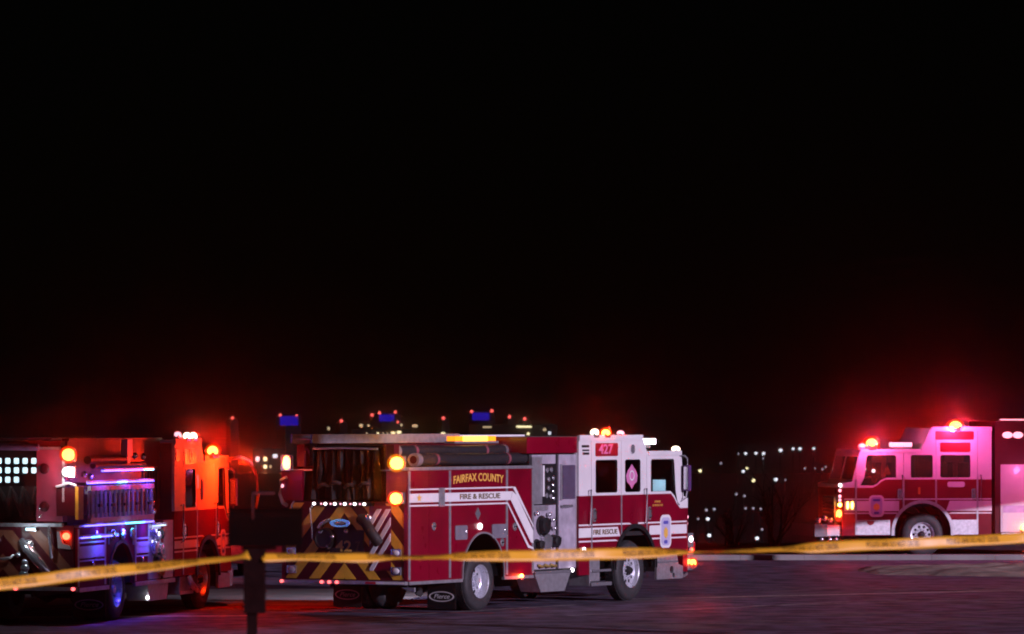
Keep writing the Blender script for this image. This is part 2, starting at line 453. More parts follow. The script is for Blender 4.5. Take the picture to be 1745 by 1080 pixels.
# ------------------------------------------------------------------ cab shared by the three engines
def cab(root, W, p):
    """p: u0 raised_end low_start roof_front ws_foot nose | z_raise z_low z_belt z_dip z_cowl z_bot | windows front_window seams | arch"""
    Y = W / 2
    PR, PW = p.get('paint', (RED, WHITE))
    t = 0.05
    zb, zd = p['z_belt'], p['z_dip']
    u0, un, uf, uw = p['u0'], p['nose'], p['roof_front'], p['ws_foot']
    dipa, dipb = p['dip']
    upper = [(u0, zb), (dipa, zb), (dipa + (dipb - dipa) * .35, zb - (zb - zd) * .30), (dipa + (dipb - dipa) * .65, zb - (zb - zd) * .72), (dipb, zd), (un, zd), (un, p['z_cowl']), (uw, p['z_cowl'] + .05),
             (uf + .04, p['z_low'] - .10), (uf, p['z_low']), (p['low_start'], p['z_low']), (p['raised_end'], p['z_raise']), (u0, p['z_raise'])]
    lower = arch_poly(u0, un, p['z_bot'], zb, p['arch'][0], p['arch'][1], p['arch'][2])
    # cut the top edge of the red lower body down along the dip of the belt
    lower = [q for q in lower if not (abs(q[1] - zb) < 1e-6 and q[0] == un)]
    i = [k for k, q in enumerate(lower) if q == (u0, zb)][0]
    lower = lower[:i] + [(un, zd), (dipb, zd), (dipa + (dipb - dipa) * .65, zb - (zb - zd) * .72), (dipa + (dipb - dipa) * .35, zb - (zb - zd) * .30), (dipa, zb)] + lower[i:]
    cuts = [u0] + p['seams'] + [un]
    kinds = p['kinds']
    fa, fb = p['front_window']
    zt, zw = p['win_top'], zb + .05
    fslope = (uw - uf) / max(.1, p['z_low'] - p['z_cowl'])
    fw = [(fa, zw), (dipa - .02, zw), (dipa + (dipb - dipa) * .40, zw - (zb - zd) * .33), (dipa + (dipb - dipa) * .66, zw - (zb - zd) * .74), (dipb - .02, zd + .06), (fb + .16, zd + .06), (fb + .06, zb + .05), (fb, zt - .05), (fb - .03, zt), (fa + .04, zt), (fa, zt - .04)]
    wins = [rrect(a, b, zw, zt if len(q) == 0 else q[0], .05) for a, b, *q in p['windows']]
    for side in (-1, 1):
        ys, yi = side * Y, side * (Y - t)
        for k in range(len(cuts) - 1):
            a, b = cuts[k] + .006, cuts[k + 1] - .006
            low = clipbox(lower, a, b, -1, 9)
            if len(low) < 3: continue
            dr = slab(kinds[k], PR, root, low, yi, ys)
            up = clipbox(upper, a, b, -1, 9)
            hl = [h for h in wins + [fw] if min(q[0] for q in h) > a and max(q[0] for q in h) < b]
            fr = slab('door_frame' if kinds[k] == 'door' else 'upper_panel', PW, dr, up, yi, ys, holes=hl)
            for h in hl:
                cx = sum(q[0] for q in h) / len(h); cz = sum(q[1] for q in h) / len(h)
                big = [(cx + (q[0] - cx) * 1.04, cz + (q[1] - cz) * 1.03) for q in h]
                slab('window_pane', GLASS, dr, h, side * (Y - .034), side * (Y - .026))
                g = [(cx + (q[0] - cx) * .965, cz + (q[1] - cz) * .97) for q in h]
                slab('window_gasket', BLACK, dr, h, side * (Y - .024), side * (Y + .004), holes=[g])
            if kinds[k] == 'door':
                # handle recess, handle, hinge-side trim
                hx = b - .14 if p.get('handle_front', False) else a + .10
                slab('handle_plate', CHROME, dr, rrect(hx - .055, hx + .055, zb - .50, zb - .24, .03), ys, side * (Y + .010))
                bm = bmesh.new(); tub(bm, [(hx, side * (Y + .012), zb - .46), (hx, side * (Y + .05), zb - .44), (hx, side * (Y + .05), zb - .30), (hx, side * (Y + .012), zb - .28)], .012, 8)
                fin(bm, 'handle', BLACK, dr, smooth=True)
        for u in p['seams']:
            zl = p['z_bot'] + .02
            if abs(u - p['arch'][0]) < p['arch'][1]: zl = p['arch'][2] + math.sqrt(p['arch'][1] ** 2 - (u - p['arch'][0]) ** 2) + .05
            if zl < zb: box('seam_trim', ALU, root, u - .022, u + .022, ys, side * (Y + .010), zl, zb - .004)
        arch_trim(root, *p['arch'], p['z_bot'], side * (Y + .003), side * (Y + .03), m=p.get('arch_mat', BLACK), w_=.07)
        arch_liner(root, *p['arch'], side * (Y - .75), side * (Y - .06), p['z_bot'])
        # reflective stripe: thin line, band, thin line, cut by the arch
        s0, s1, s2, s3 = p['stripe']
        for (za, zc) in ((s0, s0 + .03), (s1, s2), (s3 - .03, s3)):
            ends = [(u0, un - .06)]
            ac, ar, az = p['arch']; ar2 = ar + .07
            if za < az + ar2:
                hw = math.sqrt(max(0, ar2 ** 2 - max(0, za - az) ** 2)); ends = [(u0, ac - hw), (ac + hw, un - .06)]
            for a, b in ends:
                slab('stripe', REFL, root, clipbox([(a, za), (b, za), (b - (.10 if a == u0 and b < un - .1 else 0), zc), (a + (-.0), zc)], a, b, -1, 9), side * (Y + .002), side * (Y + .006))
        # grab rails
        for gx in p['rails']:
            tube('grab_rail', CHROME, root, [(gx, side * (Y + .0), zb + .10), (gx, side * (Y + .06), zb + .12), (gx, side * (Y + .06), zb - .55), (gx, side * (Y), zb - .57)], .018, 8)
    # roofs
    def cross(name, m, pts, th, y=Y - .002):
        poly = list(pts) + [(a, b - th) for a, b in pts[::-1]]
        return slab(name, m, root, poly, -y, y)
    rf = cross('roof', PW, [(u0, p['z_raise'] + .002), (p['raised_end'] - .002, p['z_raise'] + .002)], .05)
    slab('roof_slope', WHITE, rf, [(p['raised_end'], p['z_raise']), (p['low_start'], p['z_low']), (p['low_start'] - .05, p['z_low'] - .03), (p['raised_end'] - .05, p['z_raise'] - .03)], -Y + t, Y - t)
    cross('front_roof', WHITE, [(p['low_start'], p['z_low'] + .002), (uf, p['z_low'] + .002)], .05)
    for side in (-1, 1):
        box('roof_rail', PW, rf, u0, p['raised_end'] - .02, side * (Y - .03), side * (Y + .025), p['z_raise'] - .075, p['z_raise'] + .035, bevel=.012)
        box('roof_rail', PW, rf, p['low_start'] + .02, uf, side * (Y - .03), side * (Y + .025), p['z_low'] - .06, p['z_low'] + .03, bevel=.012)
    # rear wall, floor, front
    slab('rear_wall', p.get('rear_mat', WHITE), root, [(-Y + t, p['z_bot']), (Y - t, p['z_bot']), (Y - t, p['z_raise'] - .05), (-Y + t, p['z_raise'] - .05)], u0, u0 + .05, 'yz')
    box('cab_floor', UNDER, root, u0 + .05, un - .1, -Y + .76, Y - .76, p['z_bot'], p['z_bot'] + .5)
    box('cab_deck', UNDER, root, u0 + .05, un - .1, -Y + t, Y - t, zd - .5, zd - .42)
    fr = slab('front_panel', PR, root, [(-Y + t, p['z_bot']), (Y - t, p['z_bot']), (Y - t, zd), (-Y + t, zd)], un - .05, un, 'yz')
    slab('grille', CHROME, fr, rrect(-.62, .62, p['z_bot'] + .25, zd - .22, .06), un, un + .04, 'yz')
    for k in range(8):
        zz = p['z_bot'] + .31 + k * (zd - p['z_bot'] - .6) / 7.5
        box('grille_slat', BLACK, fr, un + .041, un + .055, -.56, .56, zz, zz + .04)
    # windscreen: a sloped pane with a black surround
    def ws(name, m, y0, y1, za, zb_, d):
        sl = (uw - uf - .04) / (p['z_low'] - .10 - p['z_cowl'] - .05)
        f = lambda z: uf + .04 + (p['z_low'] - .10 - z) * sl
        bm = bmesh.new()
        vs = [bm.verts.new((f(z) + dx, y, z)) for dx in (d, d - .02) for (y, z) in ((y0, za), (y1, za), (y1, zb_), (y0, zb_))]
        for q in ((0, 1, 2, 3), (4, 7, 6, 5), (0, 4, 5, 1), (1, 5, 6, 2), (2, 6, 7, 3), (3, 7, 4, 0)): bm.faces.new([vs[i] for i in q])
        return fin(bm, name, m, root)
    ws('windscreen', GLASS, -Y + .09, Y - .09, p['z_cowl'] + .10, p['z_low'] - .16, -.01)
    ws('windscreen_post', WHITE, -.03, .03, p['z_cowl'] + .06, p['z_low'] - .13, .012)
    ws('windscreen_header', WHITE, -Y + t, Y - t, p['z_low'] - .16, p['z_low'] - .04, 0)
    ws('windscreen_sill', WHITE, -Y + t, Y - t, p['z_cowl'] - .02, p['z_cowl'] + .10, 0)
    box('cowl', WHITE, root, uw - .05, un + .02, -Y + t, Y - t, zd, p['z_cowl'] - .01, bevel=.02)
    # interior: seats, dash, steering wheel
    for sy in (-.75, .75):
        for su in (fa + .05, p['windows'][0][0] + .1):
            st = box('seat', SEAT, root, su, su + .5, sy - .25, sy + .25, zd - .42, zd - .05, bevel=.04)
            box('seat_back', SEAT, st, su - .12, su + .02, sy - .25, sy + .25, zd - .2, zb + .42, bevel=.04)
    box('dashboard', BLACK, root, uw - .45, uw - .1, -Y + .1, Y - .1, zd - .3, zd + .12, bevel=.03)
    # mirrors
    for side in (-1, 1) if p.get('mirrors', True) else ():
        mu = uf - .06
        mr = box('mirror', p.get('mirror_mat', VIOLET), root, mu + .06, mu + .18, side * (Y + .06), side * (Y + .17), zb + .05, zb + .55, bevel=.03)
        box('mirror_glass', CHROME, mr, mu + .052, mu + .058, side * (Y + .07), side * (Y + .16), zb + .08, zb + .52)
        tube('mirror_arm', CHROME, mr, [(mu, side * (Y - .02), zb + .74), (mu + .08, side * (Y + .08), zb + .74), (mu + .12, side * (Y + .12), zb + .68), (mu + .12, side * (Y + .12), zb + .54)], .016, 8)
        tube('mirror_arm', CHROME, mr, [(mu + .05, side * (Y - .02), zd + .12), (mu + .12, side * (Y + .09), zb - .08), (mu + .12, side * (Y + .12), zb + .06)], .016, 8)
def unit_badge(root, Y, side, a0, a1, z0, z1):
    b = slab('badge', REFL, root, rrect(a0, a1, z0, z1, (a1 - a0) * .28, 6), side * (Y + .007), side * (Y + .011))
    m_ = slab('badge_field', mat('badge_lavender', (0.50, 0.47, 0.68), .5), b, rrect(a0 + .05, a1 - .05, z0 + .05, z1 - .05, (a1 - a0) * .22, 6), side * (Y + .011), side * (Y + .014))
    c = (a0 + a1) / 2; h = z1 - z0
    slab('badge_emblem', GOLD, b, [(c - .08, z0 + h * .38), (c, z0 + h * .28), (c + .08, z0 + h * .38), (c + .08, z0 + h * .54), (c, z0 + h * .64), (c - .08, z0 + h * .54)], side * (Y + .014), side * (Y + .018))
    xd = (1, 0, 0) if side < 0 else (-1, 0, 0)
    slab('badge_scroll', BLUEINK, b, rrect(c - .10, c + .10, z0 + h * .72, z0 + h * .82, .03), side * (Y + .014), side * (Y + .017))
    slab('badge_scroll', BLUEINK, b, rrect(c - .07, c + .07, z0 + h * .13, z0 + h * .24, .03), side * (Y + .014), side * (Y + .017))
    return b
def chassis(root, x0, x1, axles):
    for s in (-1, 1):
        box('frame_rail', UNDER, root, x0, x1, s * .45 - .05, s * .45 + .05, .48, .74)
    for a in axles:
        tube('axle', UNDER, root, [(a, -1.0, .53), (a, -.3, .53), (a, 0, .53), (a, .3, .53), (a, 1.0, .53)], [.09, .09, .24, .09, .09], 12)
    box('gearbox', UNDER, root, x0 + 2.5, x1 - 1.2, -.36, .36, .36, .80, bevel=.05)
    tube('drive_shaft', UNDER, root, [(axles[0] + .2, 0, .55), (axles[1] - 1.5, 0, .62)], .06, 10)
def chevrons(root, x, y0, y1, z0, z1, apex, k=1.15, P=.58, ph=0.0, m=YEL, d=.006, holes=()):
    """yellow diagonal bars pointing up, clipped to the rear panel; each bar is a piece"""
    n = -1
    for n in range(-1, 12):
        for s in (-1, 1):
            c0 = z0 + ph + n * P; c1 = c0 + P * .46
            # on side s: z + k*|y-apex| between c0 and c1
            L = 3.0
            poly = [(apex, c0), (apex + s * L, c0 - k * L), (apex + s * L, c1 - k * L), (apex, c1)]
            a0, a1 = (apex, y1) if s > 0 else (y0, apex)
            q = clipbox(poly, a0 + .002, a1 - .002, z0, z1)
            if len(q) >= 3 and abs(sum(q[i][0] * q[(i + 1) % len(q)][1] - q[(i + 1) % len(q)][0] * q[i][1] for i in range(len(q)))) > .01:
                slab('chevron_bar', m, root, q, x - d, x - .001, 'yz')
def mudflap(root, x, y0, y1, z0, z1):
    f = box('mudflap', BLACK, root, x, x + .012, y0, y1, z0, z1)
    c, zc = (y0 + y1) / 2, (z0 + z1) / 2 - .02
    rx, rz = (y1 - y0) * .44, .095
    bm = bmesh.new(); plate(bm, circle(c, zc, rx, 32, rz), [circle(c, zc, rx * .90, 32, rz * .80)], x - .006, x - .001, 'yz')
    fin(bm, 'oval_mark', REFL, f)
    text('Pierce', .12, (x - .004, c, zc), (0, -1, 0), (0, 0, 1), REFL, f, width=rx * 1.25, ext=.002, shear=.35)
    return f
def gauge(root, Y, side, u, z, r, m=REFL, parent=None):
    bm = bmesh.new(); lathe(bm, [(r, 0), (r, .03), (r * .8, .035), (r * .8, .02), (0.0, .02)], (u, side * Y, z), 'y', 14, side)
    g = fin(bm, 'gauge', CHROME, parent or root, smooth=True)
    return g
def port(root, Y, side, u, z, r, m=BLACK, name='hose_port', L=.14):
    bm = bmesh.new(); lathe(bm, [(r * 1.25, 0), (r * 1.25, .03), (r, .04), (r, L), (r * .8, L + .01), (0.0, L + .012)], (u, side * Y, z), 'y', 20, side)
    o = fin(bm, name, m, root, smooth=True)
    for k in range(3):
        t = 2 * math.pi * k / 3 + .5
        box('lug', m, o, u + r * math.cos(t) - .02, u + r * math.cos(t) + .02, side * (Y + L * .5), side * (Y + L), z + r * math.sin(t) - .02, z + r * math.sin(t) + .02)
    return o

# ------------------------------------------------------------------ ground
bm = bmesh.new()
def gz(y):
    P = [(-80, 1.55), (34, 1.55), (44, 0.0), (134, 0.0), (150, -1.2), (260, -14), (1800, -16), (4000, -45), (26000, -60)]
    for i in range(len(P) - 1):
        if y <= P[i + 1][0]:
            t = (y - P[i][0]) / (P[i + 1][0] - P[i][0]); return P[i][1] + t * (P[i + 1][1] - P[i][1])
    return P[-1][1]
def sheet(name, m, ys, x0, x1, dz=0.0, zf=gz):
    bm = bmesh.new(); rows = []
    for y in ys:
        rows.append([bm.verts.new((x0 + (x1 - x0) * k / 12, y, zf(y) + dz)) for k in range(13)])
    for a, b in zip(rows, rows[1:]):
        for k in range(12): bm.faces.new((a[k], a[k + 1], b[k + 1], b[k]))
    return struct(fin(bm, name, m))
sheet('verge', GRASSM, [-80, 34, 36, 40, 43.5, 46], -300, 300)
sheet('parking_lot', ASPH, [46, 70, 100, 134], -300, 300)
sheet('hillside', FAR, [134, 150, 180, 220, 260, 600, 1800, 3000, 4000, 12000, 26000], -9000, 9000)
# paler concrete lane behind the engines on the left, worn parking lines
def strip(name, m, a, b, wd, z=0.004):
    a, b = Vector(a), Vector(b); d = (b - a).normalized(); n = Vector((-d.y, d.x)) * wd / 2
    bm = bmesh.new()
    N = 24
    L = []; Rr = []
    for k in range(N + 1):
        p = a + (b - a) * k / N
        j = random.uniform(.86, 1.1)
        L.append(bm.verts.new((p.x + n.x * j, p.y + n.y * j, z))); Rr.append(bm.verts.new((p.x - n.x * j, p.y - n.y * j, z)))
    for k in range(N): bm.faces.new((Rr[k], Rr[k + 1], L[k + 1], L[k]))
    return struct(fin(bm, name, m))
bm = bmesh.new()
vs = [bm.verts.new(v) for v in ((-40, 88.5, .004), (-2.6, 88.2, .004), (-1.0, 97, .004), (-40, 97, .004))]
bm.faces.new(vs); struct(fin(bm, 'concrete_lane', CONC))
strip('parking_line', LINE, (-12.0, 82.4), (-4.6, 83.6), .55)
strip('parking_line', LINE, (-12.0, 79.6), (-6.9, 79.8), .30)
strip('parking_line', LINE, (-12.0, 86.2), (-3.9, 86.6), .30)
strip('parking_line', LINE, (-3.9, 80.9), (1.2, 88.6), .12)
strip('parking_line', LINE, (2.2, 91.4), (11.5, 96.8), .35)
strip('parking_line', LINE, (1.0, 83.6), (6.5, 90.2), .10)
strip('parking_line', LINE, (4.5, 88.0), (14, 94.5), .10)
FIREP = mat('fire_lane_paint', (.26, .012, .02), .7, var=.4, scale=3)
strip('fire_lane_line', FIREP, (-12.0, 87.6), (-.6, 87.3), .9)
strip('fire_lane_line', FIREP, (-4.2, 85.6), (-.3, 84.7), .35)
SEAM = mat('crack_filler', (.17, .15, .17), .8, var=.6, scale=6)
def seam(x, y, ang, n, step, wd):
    bm = bmesh.new(); prev = None
    for k in range(n):
        w2 = wd * 3.2 * random.uniform(.25, 1.2)
        a, b = bm.verts.new((x, y - w2, .0045)), bm.verts.new((x, y + w2, .0045))
        if prev: bm.faces.new((prev[0], a, b, prev[1]))
        prev = (a, b); ang += random.uniform(-.35, .35); ang *= .9
        x += step * math.cos(ang); y += step * math.sin(ang) * 1.6
    return struct(fin(bm, 'crack_seam', SEAM))
random.seed(21)
for x, y, ang, n, st, wd in ((2.5, 80.5, .3, 26, .28, .05), (4.0, 84.5, -.2, 30, .25, .06), (1.2, 90.5, .25, 36, .3, .05), (5.2, 94, .1, 34, .3, .07), (6.0, 87.5, .35, 16, .25, .05), (-1.0, 79.2, .2, 22, .25, .04), (3.5, 99, 0, 40, .32, .07), (6.8, 90.8, -.3, 12, .25, .09), (-5.0, 80.4, .15, 18, .22, .04), (7.5, 98.5, .2, 20, .25, .06)):
    seam(x, y, ang, n, st, wd)
# kerb and raised sandy island in front of the right-hand engine
def kerb(name, pts, wd, h):
    bm = bmesh.new()
    for i in range(len(pts) - 1):
        a, b = Vector(pts[i]), Vector(pts[i + 1]); d = (b - a).normalized(); n = Vector((-d.y, d.x)) * wd / 2
        e = d * .004
        q = [(a + n + e), (b + n - e), (b - n - e), (a - n + e)]
        lo = [bm.verts.new((p.x, p.y, 0.0)) for p in q]; hi = [bm.verts.new((p.x, p.y, h)) for p in q]
        for k in range(4): bm.faces.new((lo[k], lo[(k + 1) % 4], hi[(k + 1) % 4], hi[k]))
        bm.faces.new(hi)
    return fin(bm, name, CONC, bevel=.02)
k1 = struct(kerb('kerb', [(4.1 + i * 1.6, 117.6 + .05 * i) for i in range(8)], .55, .13))
bm = bmesh.new()
NX, NY = 90, 24
grid = []
for j in range(NY + 1):
    row = []
    for i in range(NX + 1):
        u, v = i / NX, j / NY
        x = 7.9 + 22 * u; y = 105.0 + 6.4 * v
        e = min(u * 9, (1 - u) * 9, 1) ** .6 * math.sin(math.pi * v) ** .55
        h = .15 * e + .035 * e * math.sin(x * 2.1 + y) + .03 * e * math.sin(x * 4.7 - y * 3.1) + random.uniform(-.012, .012) * e - .03 * (e < .25)
        row.append(bm.verts.new((x, y + .5 * math.sin(x * .9) * (1 - u) , h)))
    grid.append(row)
for r0, r1 in zip(grid, grid[1:]):
    for i in range(NX): bm.faces.new((r0[i], r0[i + 1], r1[i + 1], r1[i]))
struct(fin(bm, 'sandy_island', SAND))

# ================================================================== centre engine
W = 2.65; Y = W / 2
def root_at(px, depth, rz, right_side=True, width=W):
    """ground point at the rear right corner -> root at the middle of the tail"""
    X = (px - 872.5) / 8000 * depth
    c, s = math.cos(R(rz)), math.sin(R(rz))
    return (X - s * width / 2, depth + c * width / 2, 0)
E1 = empty('fire_engine', root_at(690, 83.3, 60), 60, 'red and white fire engine with 427 on its cab roof, tail marked 42', 'fire engine', 'fire engines standing on the lot')
chassis(E1, .4, 10.5, (2.80, 8.56))
for s in (-1, 1):
    wheel(E1, 2.80, s, .54, .54, W, dual=True); wheel(E1, 8.56, s, .58, .58, W)
cab(E1, W, dict(u0=6.32, raised_end=8.86, low_start=9.05, roof_front=10.44, ws_foot=10.56, nose=10.74, z_raise=3.17, z_low=2.86, z_belt=2.05, z_dip=1.76, z_cowl=1.95, z_bot=.86,
    dip=(10.03, 10.42), windows=[(6.98, 7.84), (8.15, 8.77)], front_window=(9.20, 10.16), win_top=2.73, seams=[6.82, 8.0, 9.03], kinds=['cab_panel', 'door', 'cab_panel', 'door'],
    arch=(8.54, .80, .62), stripe=(1.17, 1.26, 1.44, 1.51), rails=[6.70, 8.92]))
# rear cab corner: lower skirt, small white lamp
for s in (-1, 1):
    box('skirt', RED, E1, 6.33, 6.74, s * (Y - .05), s * Y, .55, .855)
dome('marker_lens', E_WHITE, E1, (6.5, -Y - .02, 1.02), .06, .03, .06)
# unit number sign, vents and roof lights
sg = slab('unit_sign', SIGNRED, E1, rrect(6.97, 7.85, 2.80, 3.05, .03), -Y - .012, -Y - .002)
text('427', .25, (7.36, -Y - .013, 2.925), (1, 0, 0), (0, 0, 1), PINKPL, sg, width=.56, bold=.006)
for k, (zz, dd) in enumerate(((2.97, .10), (2.90, .07), (2.83, .10))):
    box('vent', BLACK, E1, 6.44 + .02 * k, 6.72, -Y - .008, -Y - .001, zz, zz + dd * .45)
gauge(E1, Y, -1, 8.42, 2.93, .09)
wl = warning_light(E1, (6.98, -Y + .02, 3.25), .13, .06, .075, E_WARM)
wl2 = warning_light(E1, (7.42, -Y + .02, 3.24), .13, .06, .07, E_AMBER)
lamp_light(wl2, (7.2, -Y - .10, 3.33), (1, .06, .02), 14)
halo_domes(wl2, (7.42, -Y + .02, 3.24), .13, .06, .07)
glow(wl2, (7.3, -Y - .12, 3.30), (1, .012, .006))
warning_light(E1, (8.06, -Y + .05, 3.24), .11, .06, .05, E_PINK)
lb = box('light_bar', CHROME, E1, 9.10, 9.50, -1.15, 1.1, 2.95, 3.02, bevel=.015)
box('lens', E_WHITE, lb, 9.02, 9.60, -1.22, -.95, 3.02, 3.13, bevel=.03)
box('lens', E_PINK, lb, 9.12, 9.38, -.9, 1.18, 3.02, 3.12, bevel=.03)
for s in (-1, 1): tube('light_bar_foot', UNDER, lb, [(9.25, s * .9, 2.86), (9.25, s * .9, 2.97)], .03, 8)
warning_light(E1, (10.38, -Y + .08, 2.92), .11, .08, .06, E_WARM)
# emblem decal in the middle window, screen in the front cab
dc = slab('window_emblem', PINKPL, E1, [(8.46, 2.16), (8.54, 2.24), (8.66, 2.30), (8.69, 2.42), (8.62, 2.52), (8.53, 2.58), (8.46, 2.64), (8.39, 2.58), (8.30, 2.52), (8.23, 2.42), (8.26, 2.30), (8.38, 2.24)], -Y + .018, -Y + .022)
slab('emblem_ring', REFL, dc, circle(8.46, 2.42, .10, 18), -Y + .014, -Y + .017, holes=[circle(8.46, 2.42, .075, 18)])
sc1 = box('mobile_screen', BLACK, E1, 10.04, 10.06, -1.22, -.90, 2.04, 2.34)
box('screen_face', E_SCREEN, sc1, 10.034, 10.039, -1.20, -.92, 2.06, 2.32)
lamp_light(sc1, (9.9, -1.1, 2.25), (.6, .9, 1.0), 1.0, radius=.1)
text('FIRE', .055, (9.47, -Y - .004, 1.90), (1, 0, 0), (0, 0, 1), GOLD, E1, width=.24)
text('& RESCUE', .055, (9.47, -Y - .004, 1.83), (1, 0, 0), (0, 0, 1), GOLD, E1, width=.42)
text('FIRE RESCUE', .13, (7.35, -Y - .008, 1.35), (1, 0, 0), (0, 0, 1), DARKTXT, E1, width=.95, bold=.003)
unit_badge(E1, Y, -1, 9.56, 10.02, .99, 1.64)
# cab steps, front quarter plate, bumper
for s in (-1, 1):
    st = slab('cab_step', PLATE, E1, [(6.75, .34), (7.58, .34), (7.58, .40), (6.80, .40), (6.80, .845), (6.75, .845)], s * (Y - .45), s * (Y - .01))
    box('step_face', PLATE, st, 6.83, 7.25, s * (Y - .10), s * (Y - .06), .42, .84)
    box('step_tread', CHROME, st, 6.80, 7.55, s * (Y - .02), s * (Y + .03), .60, .645)
    box('step_tread', CHROME, st, 6.76, 7.57, s * (Y - .009), s * (Y + .03), .335, .40)
    q = slab('front_quarter', PLATE, E1, [(9.46, .38), (10.55, .38), (10.55, .62), (10.36, .66), (10.30, .85), (9.46, .85)], s * (Y - .06), s * (Y - .01), holes=[circle(10.08, .56, .075, 12), circle(10.16, .45, .05, 12)])
    box('quarter_bead', CHROME, q, 9.48, 10.30, s * (Y - .009), s * (Y + .012), .70, .735)
bp = box('front_bumper', CHROME, E1, 10.95, 11.30, -1.15, 1.15, .52, .86, bevel=.05)
box('bumper_frame', UNDER, E1, 10.60, 10.95, -.7, .7, .50, .80)
for s in (-1, 1):
    box('bumper_end', RED, bp, 10.76, 10.96, s * .75, s * 1.2, .50, .88, bevel=.04)
    hl = box('headlight_bezel', CHROME, E1, 10.745, 10.82, s * .78, s * 1.27, 1.02, 1.36, bevel=.02)
    dome('headlight', E_WHITE if s < 0 else REFL, hl, (10.82, s * 1.12, 1.17), .035, .08, .09)
    dome('turn_signal', E_RED, hl, (10.82, s * .90, 1.17), .03, .08, .09)
wb = warning_light(E1, (11.20, -1.20, .66), .075, .06, .075, E_ORANGE)
lamp_light(wb, (11.22, -1.34, .68), (1, .045, .015), 3)
halo_domes(wb, (11.20, -1.20, .66), .075, .06, .075)
glow(wb, (11.20, -1.32, .68), (1, .012, .006), 1500)
pod = box('headlight_pod', CHROME, E1, 10.76, 11.0, -1.31, -1.02, .98, 1.26, bevel=.03)
dome('side_marker', E_WHITE, pod, (10.90, -1.315, 1.14), .07, .02, .06)
dome('side_marker', E_PINK, pod, (11.01, -1.22, 1.04), .03, .06, .05)
tube('bumper_guard', RED, E1, [(10.98, -1.22, .90), (11.05, -1.24, 1.12), (11.22, -1.2, 1.06), (11.30, -1.15, .88)], .035, 8)
dome('bumper_lens', E_RED, E1, (11.10, -1.2, .92), .08, .05, .05)
tube('bumper_hose', BLACK, E1, [(11.05, -.8, .88), (11.1, -1.05, 1.0), (11.15, -.9, 1.06), (11.1, -.5, 1.0), (11.05, -.3, .9)], .05, 8)
dome('siren', CHROME, E1, (11.1, -.98, .98), .15, .12, .12)
tube('tow_eye', CHROME, E1, [(10.75, -1.1, .46), (11.0, -1.1, .40), (11.12, -1.1, .45)], .03, 8)
for z_, yy in ((1.45, 1.28), (1.70, 1.27), (1.58, 1.29)): dome('clearance_lens', E_PINK, E1, (10.77, -yy, z_), .025, .03, .04)
# ---- body
ARC = (2.74, .75, .68)
prof = arch_poly(.14, 4.56, .62, 2.02, ARC[0], ARC[1] + .02, ARC[2])
slab('body_core', UNDER, E1, prof, -Y + .06, Y - .06)
full = arch_poly(.12, 4.58, .60, 2.585, *ARC)
for s in (-1, 1):
    cuts = [.12, .83, 1.55, 3.60, 4.58]
    for k in range(4):
        q = clipbox(full, cuts[k] + .005, cuts[k + 1] - .005, -1, 9)
        d = slab('compartment_door', RED, E1, q, s * (Y - .06), s * Y)
    for u in (.14, 1.55, 3.60, 4.56):
        box('seam_trim', ALU, E1, u - .035, u + .035, s * Y, s * (Y + .012), .64, 2.575)
    box('locker', UNDER, E1, .14, 4.56, s * (Y - .45), s * (Y - .065), 2.025, 2.57)
    box('top_rail', ALU, E1, .10, 4.62, s * (Y - .10), s * (Y + .025), 2.59, 2.645, bevel=.01)
    box('sill_trim', ALU, E1, .12, ARC[0] - ARC[1], s * (Y - .04), s * (Y + .02), .555, .612)
    box('sill_trim', ALU, E1, ARC[0] + ARC[1], 4.58, s * (Y - .04), s * (Y + .02), .555, .612)
    arch_trim(E1, *ARC, .60, s * (Y + .002), s * (Y + .025), m=ALU, w_=.02)
    arch_liner(E1, *ARC, s * (Y - .80), s * (Y - .062), .62)
    box('shelf', PLATE, E1, .14, 4.56, s * (Y - .60), s * (Y - .105), 2.575, 2.60)
    box('hose_bed_wall', DRED, E1, .30, 4.50, s * (Y - .66), s * (Y - .61), 2.03, 3.06)
box('hose_bed_front', DRED, E1, 4.50, 4.56, -.72, .72, 2.03, 3.10)
# stripes: line, band, line; then the band runs down the diagonal to the pump panel
y0, y1 = -Y - .014, -Y - .018
for za, zc in ((2.235, 2.262), (2.015, 2.175), (1.945, 1.972)):
    z1a, z1b = za, zc
    e = {2.235: 3.80, 2.015: 3.72, 1.945: 3.60}[za]
    slab('stripe', REFL, E1, [(.12, za), (e, za), (e + .07 * (zc - za) / .16, zc), (.12, zc)], y1, y0)
slab('stripe', REFL, E1, [(3.725, 2.013), (3.80, 2.174), (3.95, 2.10), (4.56, 1.43), (4.56, 1.20), (4.47, 1.22)], y1, y0)
slab('stripe', REFL, E1, [(3.81, 2.235), (3.83, 2.262), (3.90, 2.25), (4.57, 1.53), (4.57, 1.49)], y1, y0)
slab('stripe', REFL, E1, [(3.60, 1.943), (3.62, 1.970), (4.40, 1.17), (4.57, 1.12), (4.57, 1.09), (4.37, 1.12)], y1, y0)
yt = -Y - .019
text('FAIRFAX COUNTY', .20, (2.57, -Y - .004, 2.44), (1, 0, 0), (0, 0, 1), GOLD, E1, width=1.80, bold=.004, arc=-.06)
text('FIRE & RESCUE', .13, (2.60, yt, 2.095), (1, 0, 0), (0, 0, 1), DARKTXT, E1, width=1.45, bold=.003)
star = [(.46 + (.09 if k % 2 == 0 else .04) * math.sin(math.pi * k / 5), 2.095 + (.075 if k % 2 == 0 else .035) * math.cos(math.pi * k / 5)) for k in range(10)]
slab('star_emblem', GOLD, E1, star, yt - .003, yt)
lt = slab('latch_plate', ALU, E1, rrect(1.13, 1.33, 1.93, 2.27, .04), -Y - .035, -Y - .019)
